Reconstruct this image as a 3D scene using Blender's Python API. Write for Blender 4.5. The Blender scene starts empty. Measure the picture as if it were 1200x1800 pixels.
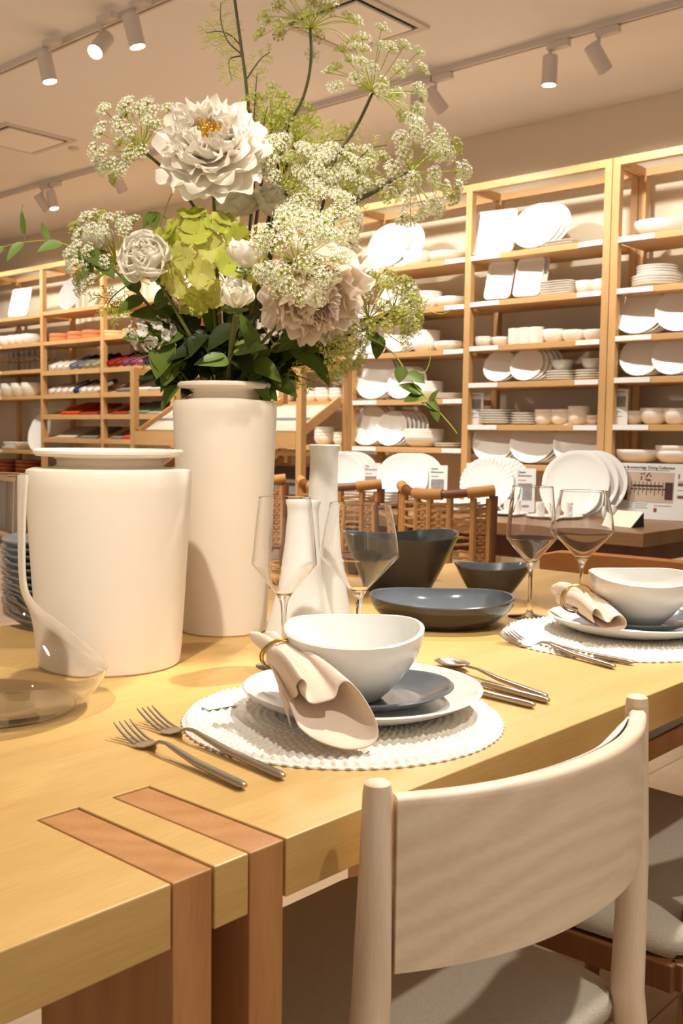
import bpy, math, random
from math import sin, cos, pi, radians as R, sqrt, atan2
from mathutils import Vector, Matrix

# ---------------------------------------------------------------- camera, world, lights, exposure
SC = bpy.context.scene
COL = SC.collection
FPX, YAW, PITCH, ROLL, CH = 1809.45, R(42.105), R(-4.233), R(0.7068), 1.08
TZ = 0.76                                   # table top height
_fo = Vector((cos(PITCH)*cos(YAW), cos(PITCH)*sin(YAW), sin(PITCH)))
_rt = Vector((sin(YAW), -cos(YAW), 0)); _up = _rt.cross(_fo)
RT = _rt*cos(ROLL)+_up*sin(ROLL); UP = _up*cos(ROLL)-_rt*sin(ROLL); FO = _fo
CAM = Vector((0, 0, CH))
cd = bpy.data.cameras.new('camera'); cam = bpy.data.objects.new('camera', cd); COL.objects.link(cam)
cam.matrix_world = Matrix.Translation(CAM) @ Matrix((RT, UP, -FO)).transposed().to_4x4()
cd.sensor_fit = 'VERTICAL'; cd.sensor_height = 36; cd.lens = FPX/1800*36
cd.clip_start = .05; cd.clip_end = 60
cd.dof.use_dof = True; cd.dof.focus_distance = 1.30; cd.dof.aperture_fstop = 15
SC.camera = cam
SC.view_settings.view_transform = 'Standard'; SC.view_settings.look = 'None'
SC.view_settings.gamma = 1; SC.view_settings.use_curve_mapping = False
SC.view_settings.exposure = 0.28
W = bpy.data.worlds.new('world'); SC.world = W; W.use_nodes = True
W.node_tree.nodes['Background'].inputs[0].default_value = (1.0, .93, .84, 1)
W.node_tree.nodes['Background'].inputs[1].default_value = 0.41

def spot(loc, aim, power, size=60, blend=.5, rad=.035, col=(1.0, .945, .86)):
    l = bpy.data.lights.new('spot_light', 'SPOT'); l.energy = power; l.spot_size = R(size); l.spot_blend = blend
    l.shadow_soft_size = rad; l.color = col
    o = bpy.data.objects.new('spot_light', l); COL.objects.link(o); o.location = loc
    o.rotation_euler = (Vector(aim)-Vector(loc)).to_track_quat('-Z', 'Y').to_euler()
    return o
# the shop's ceiling spotlights, plus an added camera-side fill and floor downlights (tracks run along Y at x = -0.06, 1.40, 2.86 and 4.33)
KEYGAIN = 1.25
KEYS = [((2.0, .85, 2.78), (.85, .68, .76), 172, 50), ((-.22, .33, 2.78), (.92, 1.45, 1.15), 132, 40),
        ((1.0, -.35, 2.78), (.7, .6, .7), 62, 56), ((2.86, 2.2, 2.78), (1.7, 1.1, .76), 60, 50)]  # first entry here: unseen camera-side fill, added to brighten the napkin
for a, b, p, s in KEYS: spot(a, b, p*KEYGAIN, s)
for yy in (1.6, 2.55, 3.44, 4.3, 5.2, 6.16, 6.88, 7.8, 8.7):
    spot((4.30, yy, 2.72), (5.2, yy, 1.45), 48, 110, .4)
for yy in (1.9, 2.9, 3.95):
    spot((2.86, yy, 2.74), (3.85, yy+.1, .85), 70, 62)
for a, b in (((1.4, 3.0, 2.78), (2.6, 2.4, .3)), ((2.86, 4.6, 2.74), (4.0, 4.4, .9)), ((2.86, 6.0, 2.74), (4.1, 5.6, .9)), ((-.06, 3.2, 2.78), (.6, 4.5, .5))):
    spot(a, b, 60, 75)
for a in ((1.4, 3.4), (1.4, 5.0), (1.4, 6.8), (2.2, 2.9), (-.06, 5.2)): spot((a[0], a[1], 2.78), (a[0]+.2, a[1], 0), 100, 95)  # unseen downlights added so light bouncing off the floor brightens the ceiling

# ---------------------------------------------------------------- helpers
def ray(px, py): return FO+(px-600)/FPX*RT-(py-900)/FPX*UP
def on_z(px, py, z=TZ): d = ray(px, py); return CAM+d*((z-CH)/d.z)
def on_x(px, py, x): d = ray(px, py); return CAM+d*(x/d.x)
def on_y(px, py, y): d = ray(px, py); return CAM+d*(y/d.y)
def at(px, py, D): return CAM+ray(px, py)*D

def s2l(c): return c/12.92 if c <= .04045 else ((c+.055)/1.055)**2.4
def rgb(r, g, b): return (s2l(r/255), s2l(g/255), s2l(b/255), 1)

_M = {}
def mat(name, col, rough=.5, metal=0, spec=.5, **k):
    if name in _M: return _M[name]
    m = bpy.data.materials.new(name); m.use_nodes = True; _M[name] = m
    n = m.node_tree.nodes; l = m.node_tree.links; b = n['Principled BSDF']
    b.inputs['Base Color'].default_value = col; b.inputs['Roughness'].default_value = rough
    b.inputs['Metallic'].default_value = metal; b.inputs['Specular IOR Level'].default_value = spec
    if 'sss' in k: b.inputs['Subsurface Weight'].default_value = k['sss']; b.inputs['Subsurface Scale'].default_value = .01
    if 'emit' in k: b.inputs['Emission Color'].default_value = col; b.inputs['Emission Strength'].default_value = k['emit']
    if 'trans' in k: b.inputs['Transmission Weight'].default_value = k['trans']; b.inputs['IOR'].default_value = k.get('ior', 1.45)
    if 'coat' in k: b.inputs['Coat Weight'].default_value = k['coat']; b.inputs['Coat Roughness'].default_value = .05
    tc = n.new('ShaderNodeTexCoord'); nz = n.new('ShaderNodeTexNoise')
    nz.inputs['Scale'].default_value = k.get('nscale', 12); nz.inputs['Detail'].default_value = k.get('ndetail', 4)
    l.new(tc.outputs['Object'], nz.inputs['Vector'])
    v = k.get('vary', .04)
    mx = n.new('ShaderNodeMixRGB'); mx.inputs[1].default_value = tuple(max(0, c*(1-v)) for c in col[:3])+(1,)
    mx.inputs[2].default_value = tuple(min(1, c*(1+v)) for c in col[:3])+(1,)
    l.new(nz.outputs['Fac'], mx.inputs[0]); l.new(mx.outputs[0], b.inputs['Base Color'])
    if k.get('bump'):
        n2 = n.new('ShaderNodeTexNoise'); n2.inputs['Scale'].default_value = k.get('bscale', 200); n2.inputs['Detail'].default_value = 3
        l.new(tc.outputs['Object'], n2.inputs['Vector'])
        bp = n.new('ShaderNodeBump'); bp.inputs['Strength'].default_value = k['bump']; bp.inputs['Distance'].default_value = .002
        l.new(n2.outputs['Fac'], bp.inputs['Height']); l.new(bp.outputs[0], b.inputs['Normal'])
    return m

def wood(name, c1, c2, axis='X', scale=6, rough=.45, ring=.0, fine=.35, off=(0, 0, 0), wsc=2.2):
    if name in _M: return _M[name]
    m = bpy.data.materials.new(name); m.use_nodes = True; _M[name] = m
    n = m.node_tree.nodes; l = m.node_tree.links; b = n['Principled BSDF']
    b.inputs['Roughness'].default_value = rough
    tc = n.new('ShaderNodeTexCoord'); mp = n.new('ShaderNodeMapping')
    s = {'X': (.09, 1, 1), 'Y': (1, .09, 1), 'Z': (1, 1, .09)}[axis]
    mp.inputs['Scale'].default_value = tuple(q*scale for q in s); mp.inputs['Location'].default_value = off
    l.new(tc.outputs['Object'], mp.inputs['Vector'])
    nz = n.new('ShaderNodeTexNoise'); nz.inputs['Scale'].default_value = 3; nz.inputs['Detail'].default_value = 5; nz.inputs['Distortion'].default_value = .4
    l.new(mp.outputs[0], nz.inputs['Vector'])
    fn = n.new('ShaderNodeTexNoise'); fn.inputs['Scale'].default_value = 55; fn.inputs['Detail'].default_value = 2
    l.new(mp.outputs[0], fn.inputs['Vector'])
    f = nz.outputs['Fac']
    if ring > 0:
        wv = n.new('ShaderNodeTexWave'); wv.wave_type = 'BANDS'; wv.bands_direction = 'DIAGONAL'
        wv.inputs['Scale'].default_value = wsc; wv.inputs['Distortion'].default_value = 9 if wsc < 3 else 6; wv.inputs['Detail'].default_value = 2; wv.inputs['Detail Scale'].default_value = .7
        l.new(mp.outputs[0], wv.inputs['Vector'])
        mm = n.new('ShaderNodeMixRGB'); mm.inputs[0].default_value = ring
        l.new(f, mm.inputs[1]); l.new(wv.outputs['Fac'], mm.inputs[2]); f = mm.outputs[0]
    m2 = n.new('ShaderNodeMixRGB'); m2.inputs[0].default_value = fine
    l.new(f, m2.inputs[1]); l.new(fn.outputs['Fac'], m2.inputs[2])
    cr = n.new('ShaderNodeValToRGB'); cr.color_ramp.elements[0].position = .3; cr.color_ramp.elements[1].position = .68
    cr.color_ramp.elements[0].color = c2; cr.color_ramp.elements[1].color = c1
    l.new(m2.outputs[0], cr.inputs[0]); l.new(cr.outputs[0], b.inputs['Base Color'])
    bp = n.new('ShaderNodeBump'); bp.inputs['Strength'].default_value = .12; bp.inputs['Distance'].default_value = .001
    l.new(fn.outputs['Fac'], bp.inputs['Height']); l.new(bp.outputs[0], b.inputs['Normal'])
    return m

def chaikin(P, k=3):
    for _ in range(k):
        Q = [P[0]]
        for a, b in zip(P, P[1:]): Q += [(a[0]*.75+b[0]*.25, a[1]*.75+b[1]*.25), (a[0]*.25+b[0]*.75, a[1]*.25+b[1]*.75)]
        P = Q+[P[-1]]
    return P
def shell(P, i0, th):        # inner wall of a lathed vessel: P[i0:] offset inwards along its normal, from the rim down
    out = []
    for i in range(len(P)-1, i0-1, -1):
        a, b = P[max(i-1, 0)], P[min(i+1, len(P)-1)]; dx, dz = b[0]-a[0], b[1]-a[1]; L = sqrt(dx*dx+dz*dz) or 1
        out.append((max(P[i][0]-dz/L*th, 0), P[i][1]+dx/L*th*(1 if i < len(P)-1 else 0)))
    return out
class MB:
    def __init__(s): s.v = []; s.f = []; s.mi = []; s.cur = 0
    def add(s, vs, fs):
        o = len(s.v); s.v += [Vector(v) for v in vs]; s.f += [tuple(i+o for i in f) for f in fs]; s.mi += [s.cur]*len(fs); return s
    def box(s, a, b, M=None):
        (x0, y0, z0), (x1, y1, z1) = a, b
        vs = [Vector((x, y, z)) for x in (x0, x1) for y in (y0, y1) for z in (z0, z1)]
        if M: vs = [M @ v for v in vs]
        return s.add(vs, [(0, 1, 3, 2), (4, 6, 7, 5), (0, 4, 5, 1), (2, 3, 7, 6), (0, 2, 6, 4), (1, 5, 7, 3)])
    def bar(s, p, q, w, h, upv=(0, 0, 1)):      # box beam from p to q
        p, q = Vector(p), Vector(q); d = (q-p); L = d.length; d.normalize()
        u = Vector(upv); sd = d.cross(u)
        if sd.length < 1e-4: sd = Vector((0, 1, 0))
        sd.normalize(); u = sd.cross(d)
        M = Matrix.Translation(p) @ Matrix((d, sd, u)).transposed().to_4x4()
        return s.box((0, -w/2, -h/2), (L, w/2, h/2), M)
    def tube(s, pts, rad, n=8, cap=True, flat=1):
        pts = [Vector(p) for p in pts]; k = len(pts)
        if not hasattr(rad, '__len__'): rad = [rad]*k
        o = len(s.v); prev = None; vs = []
        for i, p in enumerate(pts):
            t = (pts[min(i+1, k-1)]-pts[max(i-1, 0)])
            if t.length < 1e-9: t = Vector((0, 0, 1))
            t.normalize()
            if prev is None:
                a = Vector((0, 0, 1)) if abs(t.z) < .9 else Vector((1, 0, 0)); prev = t.cross(a).normalized()
            prev = (prev-t*prev.dot(t)).normalized(); b = t.cross(prev)
            for j in range(n): vs.append(p+rad[i]*(cos(2*pi*j/n)*prev+sin(2*pi*j/n)*b*flat))
        fs = [(i*n+j, i*n+(j+1) % n, (i+1)*n+(j+1) % n, (i+1)*n+j) for i in range(k-1) for j in range(n)]
        if cap: fs += [tuple(range(n-1, -1, -1)), tuple((k-1)*n+j for j in range(n))]
        return s.add(vs, fs)
    def lathe(s, prof, n=48, c=(0, 0, 0), fn=None, M=None):   # prof [(r,z)] outer bottom -> ... ; fn(theta, r, z, i) -> (r, z)
        c = Vector(c); vs = []; rows = []
        for i, (r, z) in enumerate(prof):
            if r < 1e-6:
                rows.append([len(vs)]); vs.append(Vector((0, 0, z)))
            else:
                rows.append(list(range(len(vs), len(vs)+n)))
                for j in range(n):
                    th = 2*pi*j/n; rr, zz = fn(th, r, z, i) if fn else (r, z)
                    vs.append(Vector((rr*cos(th), rr*sin(th), zz)))
        fs = []
        for a, b in zip(rows, rows[1:]):
            if len(a) == 1 and len(b) == 1: continue
            for j in range(n):
                j2 = (j+1) % n
                if len(a) == 1: fs.append((a[0], b[j2], b[j]))
                elif len(b) == 1: fs.append((a[j], a[j2], b[0]))
                else: fs.append((a[j], a[j2], b[j2], b[j]))
        if M: vs = [M @ v for v in vs]
        return s.add([v+c for v in vs], fs)
    def grid(s, P, closed_u=False):      # P[i][j]
        nu, nv = len(P), len(P[0]); vs = [p for r in P for p in r]
        fs = [(i*nv+j, i*nv+j+1, ((i+1) % nu)*nv+j+1, ((i+1) % nu)*nv+j) for i in range(nu if closed_u else nu-1) for j in range(nv-1)]
        return s.add(vs, fs)
    def prism(s, poly, z0, z1):          # poly CCW [(x,y)]
        n = len(poly)
        vs = [(x, y, z0) for x, y in poly]+[(x, y, z1) for x, y in poly]
        return s.add(vs, [tuple(range(n-1, -1, -1)), tuple(range(n, 2*n))]+[(i, (i+1) % n, n+(i+1) % n, n+i) for i in range(n)])
    def build(s, name, m, parent=None, smooth=True, bevel=0, solid=0, sub=0, ang=40):
        me = bpy.data.meshes.new(name)
        off = parent_world(parent) if parent else Vector((0, 0, 0))
        me.from_pydata([tuple(v-off) for v in s.v], [], s.f)
        ms = m if isinstance(m, (list, tuple)) else [m]
        for q in ms: me.materials.append(q)
        if len(ms) > 1: me.polygons.foreach_set('material_index', s.mi)
        me.validate(); me.update()
        if smooth: me.shade_smooth(); me.set_sharp_from_angle(angle=R(ang))
        o = bpy.data.objects.new(name, me); COL.objects.link(o)
        if parent: o.parent = parent
        if solid:
            q = o.modifiers.new('s', 'SOLIDIFY'); q.thickness = abs(solid); q.offset = 0 if solid > 0 else -1
        if bevel:
            q = o.modifiers.new('b', 'BEVEL'); q.width = bevel; q.segments = 3; q.limit_method = 'ANGLE'; q.angle_limit = R(40)
            q.harden_normals = True
        if sub: q = o.modifiers.new('u', 'SUBSURF'); q.levels = q.render_levels = sub
        return o

def parent_world(p):
    v = Vector((0, 0, 0))
    while p: v += p.location; p = p.parent
    return v
def thing(name, loc, label, cat, group=None):
    o = bpy.data.objects.new(name, None); COL.objects.link(o); o.location = loc; o.empty_display_size = .05
    return tag(o, label, cat, group)
def tag(o, label, cat, group=None, kind=None):
    o['label'] = label; o['category'] = cat
    if group: o['group'] = group
    if kind: o['kind'] = kind
    return o
def struct(o): o['kind'] = 'structure'; return o
def recenter(o, p):                        # put the origin of a world-built mesh at p
    p = Vector(p); o.data.transform(Matrix.Translation(-p)); o.location = p; return o
def one(mb, name, m, base, label, cat, group=None, **k):
    return tag(recenter(mb.build(name, m, **k), base), label, cat, group)
def dup(root, loc, rotz=None, label=None, group=None, rot=None):
    r = root.copy(); COL.objects.link(r); r.location = loc
    if rotz is not None: r.rotation_euler = (0, 0, rotz)
    if rot is not None: r.rotation_euler = rot
    if label: r['label'] = label
    if group: r['group'] = group
    for ch in root.children:
        c = ch.copy(); COL.objects.link(c); c.parent = r
        for g in ch.children:
            d = g.copy(); COL.objects.link(d); d.parent = c
    return r
def spl(pts, n=8):                          # catmull-rom through points
    P = [Vector(p) for p in pts]; P = [P[0]*2-P[1]]+P+[P[-1]*2-P[-2]]; out = []
    for i in range(1, len(P)-2):
        for k in range(n):
            t = k/n; a, b, c, d = P[i-1], P[i], P[i+1], P[i+2]
            out.append(.5*((2*b)+(c-a)*t+(2*a-5*b+4*c-d)*t*t+(3*b-a-3*c+d)*t**3))
    out.append(P[-2]); return out
def arc_prof(r0, z0, r1, z1, bulge, n=6):
    out = []
    for i in range(n+1):
        t = i/n; out.append((r0+(r1-r0)*t+bulge*sin(pi*t)*(z1-z0 and 1), z0+(z1-z0)*t))
    return out

# ---------------------------------------------------------------- materials
OAK = wood('oak_top', rgb(211, 172, 106), rgb(190, 148, 80), 'X', 6, .42)
LEGW = wood('leg_wood', rgb(190, 136, 82), rgb(168, 112, 60), 'Z', 6, .5, .25)
ASH = wood('ash_pale', rgb(236, 212, 184), rgb(220, 193, 163), 'X', 4.5, .5, .42, .38, (3.1, 1.2, .3), 5)
ASHV = wood('ash_post', rgb(236, 212, 184), rgb(216, 188, 156), 'Z', 9, .5, .3)
SHELF = wood('shelf_wood', rgb(210, 168, 114), rgb(194, 148, 94), 'Y', 3, .5)
SHELFV = wood('shelf_post_wood', rgb(210, 168, 114), rgb(192, 146, 94), 'Z', 3, .5)
BROWN = wood('walnut', rgb(146, 106, 66), rgb(116, 80, 46), 'Y', 4, .4)
BROWNV = wood('walnut_leg', rgb(110, 62, 34), rgb(84, 44, 22), 'Z', 4, .5)
ORANGE = wood('orange_wood', rgb(196, 128, 62), rgb(170, 102, 44), 'Y', 5, .45)
CHAIR2 = wood('brown_chair_wood', rgb(130, 82, 40), rgb(102, 60, 28), 'Z', 5, .5)
CREAM = mat('cream_stoneware', rgb(232, 218, 198), .55, spec=.35, vary=.03, nscale=6, bump=.05, bscale=60)
CREAM2 = mat('cream_stoneware_tall', rgb(226, 211, 190), .6, spec=.3, vary=.04, nscale=9, bump=.05, bscale=60)
BOTTLE = mat('bottle_ceramic', rgb(208, 203, 194), .5, spec=.4, bump=.12, bscale=120)
WHITE = mat('white_glaze', rgb(236, 234, 228), .12, spec=.5, vary=.02)
WHITEO = mat('greige_glaze', rgb(226, 222, 214), .12, spec=.5, vary=.02)
SHW = mat('shelf_white_ware', rgb(238, 234, 226), .25, vary=.02)
SHC = mat('shelf_cream_ware', rgb(240, 234, 222), .35, vary=.03)
DARK = mat('slate_glaze_outside', rgb(66, 61, 54), .16, vary=.06, spec=.5)
DARKI = mat('slate_glaze_inside', rgb(98, 103, 108), .12, vary=.08, spec=.5, nscale=40)
STEEL = mat('brushed_steel', rgb(176, 164, 150), .3, metal=.95, vary=.03)
GOLD = mat('brass_ring', rgb(206, 172, 96), .25, metal=1, vary=.04)
LINEN = mat('blush_linen', rgb(234, 212, 190), .85, spec=.15, vary=.04, bump=.25, bscale=900)
GLASS = mat('clear_glass', (1, 1, 1, 1), .0, spec=.5, vary=0, trans=1, ior=1.37)
LAB = mat('label_white', rgb(238, 238, 236), .5, vary=.01)
INK = mat('ink', rgb(60, 58, 56), .6)
INKG = mat('ink_grey', rgb(150, 148, 146), .6)
FAB = mat('seat_fabric', rgb(196, 184, 164), .95, spec=.1, vary=.12, nscale=260, bump=.8, bscale=700)
FABG = mat('grey_seat_fabric', rgb(170, 160, 148), .95, spec=.1, vary=.1, nscale=200, bump=.5, bscale=500)
LINE = mat('dark_gap', rgb(58, 34, 18), .8)
FIX = mat('fixture_white', rgb(214, 204, 196), .5, vary=.01)
LENS = mat('lamp_lens', (1, .93, .82, 1), .5, emit=14, vary=0)
CARD = mat('black_card', rgb(22, 20, 20), .5)
# ---------------------------------------------------------------- setting
XW, CZ = 5.42, 2.955
def planks():
    m = wood('floor_planks', rgb(208, 184, 154), rgb(186, 158, 126), 'X', 2.5, .4)
    n = m.node_tree.nodes; l = m.node_tree.links; b = n['Principled BSDF']
    br = n.new('ShaderNodeTexBrick'); tc = n.new('ShaderNodeTexCoord')
    br.inputs['Scale'].default_value = 1; br.inputs['Brick Width'].default_value = 1.4; br.inputs['Row Height'].default_value = .16
    br.inputs['Mortar Size'].default_value = .002; br.inputs['Color1'].default_value = (1, 1, 1, 1); br.inputs['Color2'].default_value = (.82, .80, .78, 1); br.inputs['Mortar'].default_value = (.35, .3, .25, 1)
    l.new(tc.outputs['Object'], br.inputs['Vector'])
    src = b.inputs['Base Color'].links[0].from_socket
    mx = n.new('ShaderNodeMixRGB'); mx.blend_type = 'MULTIPLY'; mx.inputs[0].default_value = 1
    l.new(src, mx.inputs[1]); l.new(br.outputs['Color'], mx.inputs[2]); l.new(mx.outputs[0], b.inputs['Base Color'])
    return m
struct(MB().box((-3, -3, -.1), (XW+.12, 12, 0)).build('floor', planks(), smooth=False))
CEIL = mat('ceiling_paint', rgb(240, 237, 233), .9, vary=.01, spec=.1)
WALLM = mat('wall_paint', rgb(226, 212, 188), .9, vary=.01, spec=.1)
struct(MB().box((-3, -3, CZ), (XW+.12, 12, CZ+.1)).build('ceiling', CEIL, smooth=False))
struct(MB().box((XW, -3, 0), (XW+.12, 12, CZ)).build('wall_right', WALLM, smooth=False))
struct(MB().box((-3, 12, 0), (XW+.12, 12.12, CZ)).build('wall_back', WALLM, smooth=False))

# ceiling diffusers
def vent(x0, x1, y0, y1, label):
    t = thing('ceiling_vent', ((x0+x1)/2, (y0+y1)/2, CZ), label, 'air vent', 'square air vents in the ceiling')
    f = MB(); w = .035
    for a, b in (((x0, y0), (x1, y0+w)), ((x0, y1-w), (x1, y1)), ((x0, y0+w), (x0+w, y1-w)), ((x1-w, y0+w), (x1, y1-w))):
        f.box((a[0], a[1], CZ-.012), (b[0], b[1], CZ))
    f.build('frame', FIX, t, smooth=False)
    MB().box((x0+w, y0+w, CZ-.002), (x1-w, y1-w, CZ)).build('dark_slot', mat('vent_shadow_gap', rgb(60, 45, 35), .8), t, smooth=False)
    g = w+.022
    MB().box((x0+g, y0+g, CZ-.02), (x1-g, y1-g, CZ-.006)).build('panel', mat('vent_panel', rgb(248, 244, 236), .6), t, smooth=False, bevel=.004)
vent(3.36, 3.86, 5.82, 6.32, 'square white air vent in the ceiling above the left shelving, left of the peony')
vent(3.36, 3.86, 2.98, 3.48, 'square white air vent in the ceiling above the bouquet at the top edge')
for p, lb in (((3.975, 3.28), 'small white round ceiling sensor beside the upper right air vent'), ((3.955, 5.994), 'small white round ceiling sensor beside the left air vent')):
    one(MB().lathe([(0, CZ-.018), (.03, CZ-.016), (.036, CZ-.008), (.036, CZ)], 24, (p[0], p[1], 0)), 'ceiling_sensor', FIX, (p[0], p[1], CZ), lb, 'sensor')

# lighting tracks and heads
for x, y0, y1, lb in ((2.86, 2.2, 9.5, 'long white ceiling lighting track nearest the camera, upper left'), (4.33, .6, 11, 'long white ceiling lighting track nearest the shelving wall, crossing the photo to the upper right')):
    t = thing('lighting_track', (x, (y0+y1)/2, CZ), lb, 'lighting track')
    MB().box((x-.018, y0, CZ-.03), (x-.006, y1, CZ)).box((x+.006, y0, CZ-.03), (x+.018, y1, CZ)).box((x-.006, y0, CZ-.012), (x+.006, y1, CZ)).build('rail', FIX, t, smooth=False)
    MB().box((x-.0055, y0, CZ-.014), (x+.0055, y1, CZ-.0125)).build('groove', LINE, t, smooth=False)
def head(x, y, aim, label, dy=.05, plate=1):
    t = thing('track_spotlight', (x, y, CZ-.03), label, 'spotlight', 'white cylinder spotlights on the ceiling tracks')
    MB().box((x-.02, y-dy-.05, CZ-.062), (x+.02, y-dy+.06, CZ-.031)).build('adapter', FIX, t, smooth=False, bevel=.003)
    MB().lathe([(0, CZ-.10), (.009, CZ-.10), (.009, CZ-.062)], 12, (x, y, 0)).build('stem', FIX, t)
    c = Vector((x, y, CZ-.15)); d = (Vector(aim)-c).normalized()
    M = Matrix.Translation(c) @ d.to_track_quat('Z', 'Y').to_matrix().to_4x4()
    r = .036
    MB().lathe([(0, -.065), (r-.004, -.065), (r, -.061), (r, .068), (r-.003, .07), (r-.004, .066), (r-.004, .062)], 28, M=M).build('housing', FIX, t)
    MB().lathe([(0, .0625), (r-.0045, .0625), (r-.0045, .0575), (0, .0575)], 24, M=M).build('lens', LENS, t)
head(2.77, 4.42, (3.2, 4.0, 0), 'white cylinder spotlight, leftmost of three on the near ceiling track')
head(2.77, 3.98, (1.0, 3.3, .8), 'white cylinder spotlight tilted toward the camera, middle of three on the near ceiling track')
head(2.77, 3.74, (3.3, 3.3, 0), 'white cylinder spotlight, rightmost of three on the near ceiling track')
head(4.33, 2.63, (4.3, 2.7, 0), 'white cylinder spotlight pointing straight down at the upper right')
head(4.33, 2.38, (5.4, 2.0, 1.6), 'white cylinder spotlight tilted away to the wall, at the upper right')
head(4.33, 3.42, (4.3, 3.5, 0), 'white cylinder spotlight hanging behind the upper right lace flowers')
head(4.33, 3.30, (5.4, 2.9, 1.7), 'white cylinder spotlight tilted to the wall, half hidden by the upper right lace flowers')
head(4.33, 6.98, (5.4, 6.7, 1.4), 'white cylinder spotlight, leftmost on the far ceiling track, tilted away')
head(4.33, 6.85, (4.6, 6.2, 0), 'white cylinder spotlight with a glowing face on the far track at left')
head(4.33, 6.02, (5.3, 6.1, 1.4), 'white cylinder spotlight on the far track behind the left lace flowers')

# ---------------------------------------------------------------- wall shelving
XF, XB, PW = 5.0, 5.34, .042
YP = [0.80, 1.73, 2.622, 2.668, 3.55, 4.455, 5.37, 6.28, 7.195, 8.10, 9.02, 9.94]
def bay_z(i):
    return {0: (2.13, 1.865, 1.62, 1.403, 1.157, .955), 1: (2.13, 1.865, 1.62, 1.403, 1.157, .955), 3: (2.13, 1.865, 1.61, 1.398, 1.154, .93), 4: (2.13, 1.86, 1.60, 1.308, 1.014, .72),
            5: (2.13, 1.86, 1.60, 1.308, 1.014, .72), 6: (2.13, 1.86, 1.60, 1.4, 1.2, 1.0), 7: (2.13, 1.869, 1.609, 1.406, 1.227, 1.027), 8: (2.13, 1.869, 1.609, 1.406, 1.227, 1.027),
            9: (2.12, 1.872, 1.637, 1.405, .914, .66), 10: (2.12, 1.872, 1.637, 1.405, .914, .66)}[i]
SLOPED = {7: (2, 3, 4, 5), 8: (2, 3, 4, 5)}
def unit(i0, i1, label):
    t = thing('shelving_unit', (XF, YP[i0], 0), label, 'shelving unit')
    YQ = list(YP)
    if i0 == 6: YQ[6] += .0225
    if i1 == 6: YQ[6] -= .0225
    for i in range(i0, i1+1):
        for x in (XF, XB-PW):
            MB().box((x, YQ[i]-PW/2, 0), (x+PW, YQ[i]+PW/2, 2.54)).build('post', SHELFV, t, smooth=False, bevel=.002)
        for z in ((2.5,)): MB().box((XF+PW, YQ[i]-PW/2+.004, z), (XB-PW, YQ[i]+PW/2-.004, z+.04)).build('side_rail', SHELF, t, smooth=False)
    for i in range(i0, i1):
        a, b = YQ[i]+PW/2, YQ[i+1]-PW/2
        MB().box((XF+.002, a, 2.5), (XF+PW-.002, b, 2.54)).build('top_rail', SHELF, t, smooth=False)
        MB().box((XB-PW+.002, a, 2.5), (XB-.002, b, 2.54)).build('top_rail', SHELF, t, smooth=False)
        for k, z in enumerate(bay_z(i)):
            if i in SLOPED and k in SLOPED[i]:
                M = Matrix.Translation((XF+.006, 0, z-.008)) @ Matrix.Rotation(-R(20), 4, 'Y')
                s = MB().box((0, a, -.018), (.335, b, 0), M).build('shelf_board', SHELF, t, smooth=False)
                MB().box((XF-.012, a, z-.035), (XF+.004, b, z+.004)).build('front_lip', SHELF, t, smooth=False)
            else:
                s = MB().box((XF+.004, a, z-.032), (XB-.004, b, z)).build('shelf_board', SHELF, t, smooth=False, bevel=.002)
                for (u, v) in (((a+.002, a+.002+.14)), ((b-.002-.2, b-.002))):
                    if i in (0, 1, 3, 4, 9) and not (i == 9 and v < b-.1) :
                        MB().box((XF-.002, u, z-.028), (XF+.0035, v, z-.002)).build('price_strip', LAB, s, smooth=False)
        MB().box((XF+.01, a, .1), (XB-.01, b, .13)).build('shelf_board', SHELF, t, smooth=False)
unit(0, 2, 'tall light wood open shelving unit at the right edge of the photo')
unit(3, 6, 'tall light wood open shelving unit of white dishes behind the glasses and bouquet')
unit(6, 11, 'tall light wood open shelving unit of linens, glasses and bowls at the left')

BAY = {1: 'rightmost bay', 3: 'bay second from right', 4: 'bay right of bouquet', 5: 'bay behind tall vase', 7: 'linen bay by bouquet', 8: 'left linen bay', 9: 'leftmost bay'}
ORD = ['top', 'second', 'third', 'fourth', 'fifth', 'lowest']
ORDN = ['first', 'second', 'third', 'fourth', 'fifth', 'sixth', 'seventh', 'eighth']
def ypx(px, x): d = ray(px, 600); return d.y/d.x*x
PROTO = {}
def proto(key, name, m, prof=None, n=32, fn=None, mb=None, **k):
    if key not in PROTO:
        me = (mb or MB().lathe(prof, n, fn=fn)).build(name, m, **k)
        COL.objects.unlink(me); PROTO[key] = me
    return PROTO[key]
def place(key, loc, rot, label, cat, group=None, sc=1):
    o = PROTO[key].copy(); COL.objects.link(o); o.location = loc; o.rotation_euler = rot; o.scale = (sc,)*3 if not hasattr(sc, '__len__') else sc
    return tag(o, label, cat, group)
def plate_prof(r, h=.018, t=.006, foot=.6): return [(0, .002), (r*foot*.96, .002), (r*foot, 0), (r*foot+.004, .001), (r*.85, h*.55), (r, h), (r+.0005, h+t*.6), (r-.003, h+t*.7), (r*.86, h*.55+t), (r*foot, t), (0, t)]
def bowl_prof(r, h, t=.005, foot=.5): 
    o = [(0, .003), (r*foot*.9, .003), (r*foot, 0)]+[(r*(foot+(1-foot)*sin(a*pi/2)**.9), .002+(h-.002)*(1-cos(a*pi/2))**.85) for a in (.25, .5, .7, .85, 1)]
    i = [(max(rr-t, 0), z+(t if k < 3 else t*.5)) for k, (rr, z) in enumerate(o[2:-1])]
    return o+[(r-.001, h+.002), (r-t, h)]+i[::-1]+[(0, t+.003)]
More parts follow.
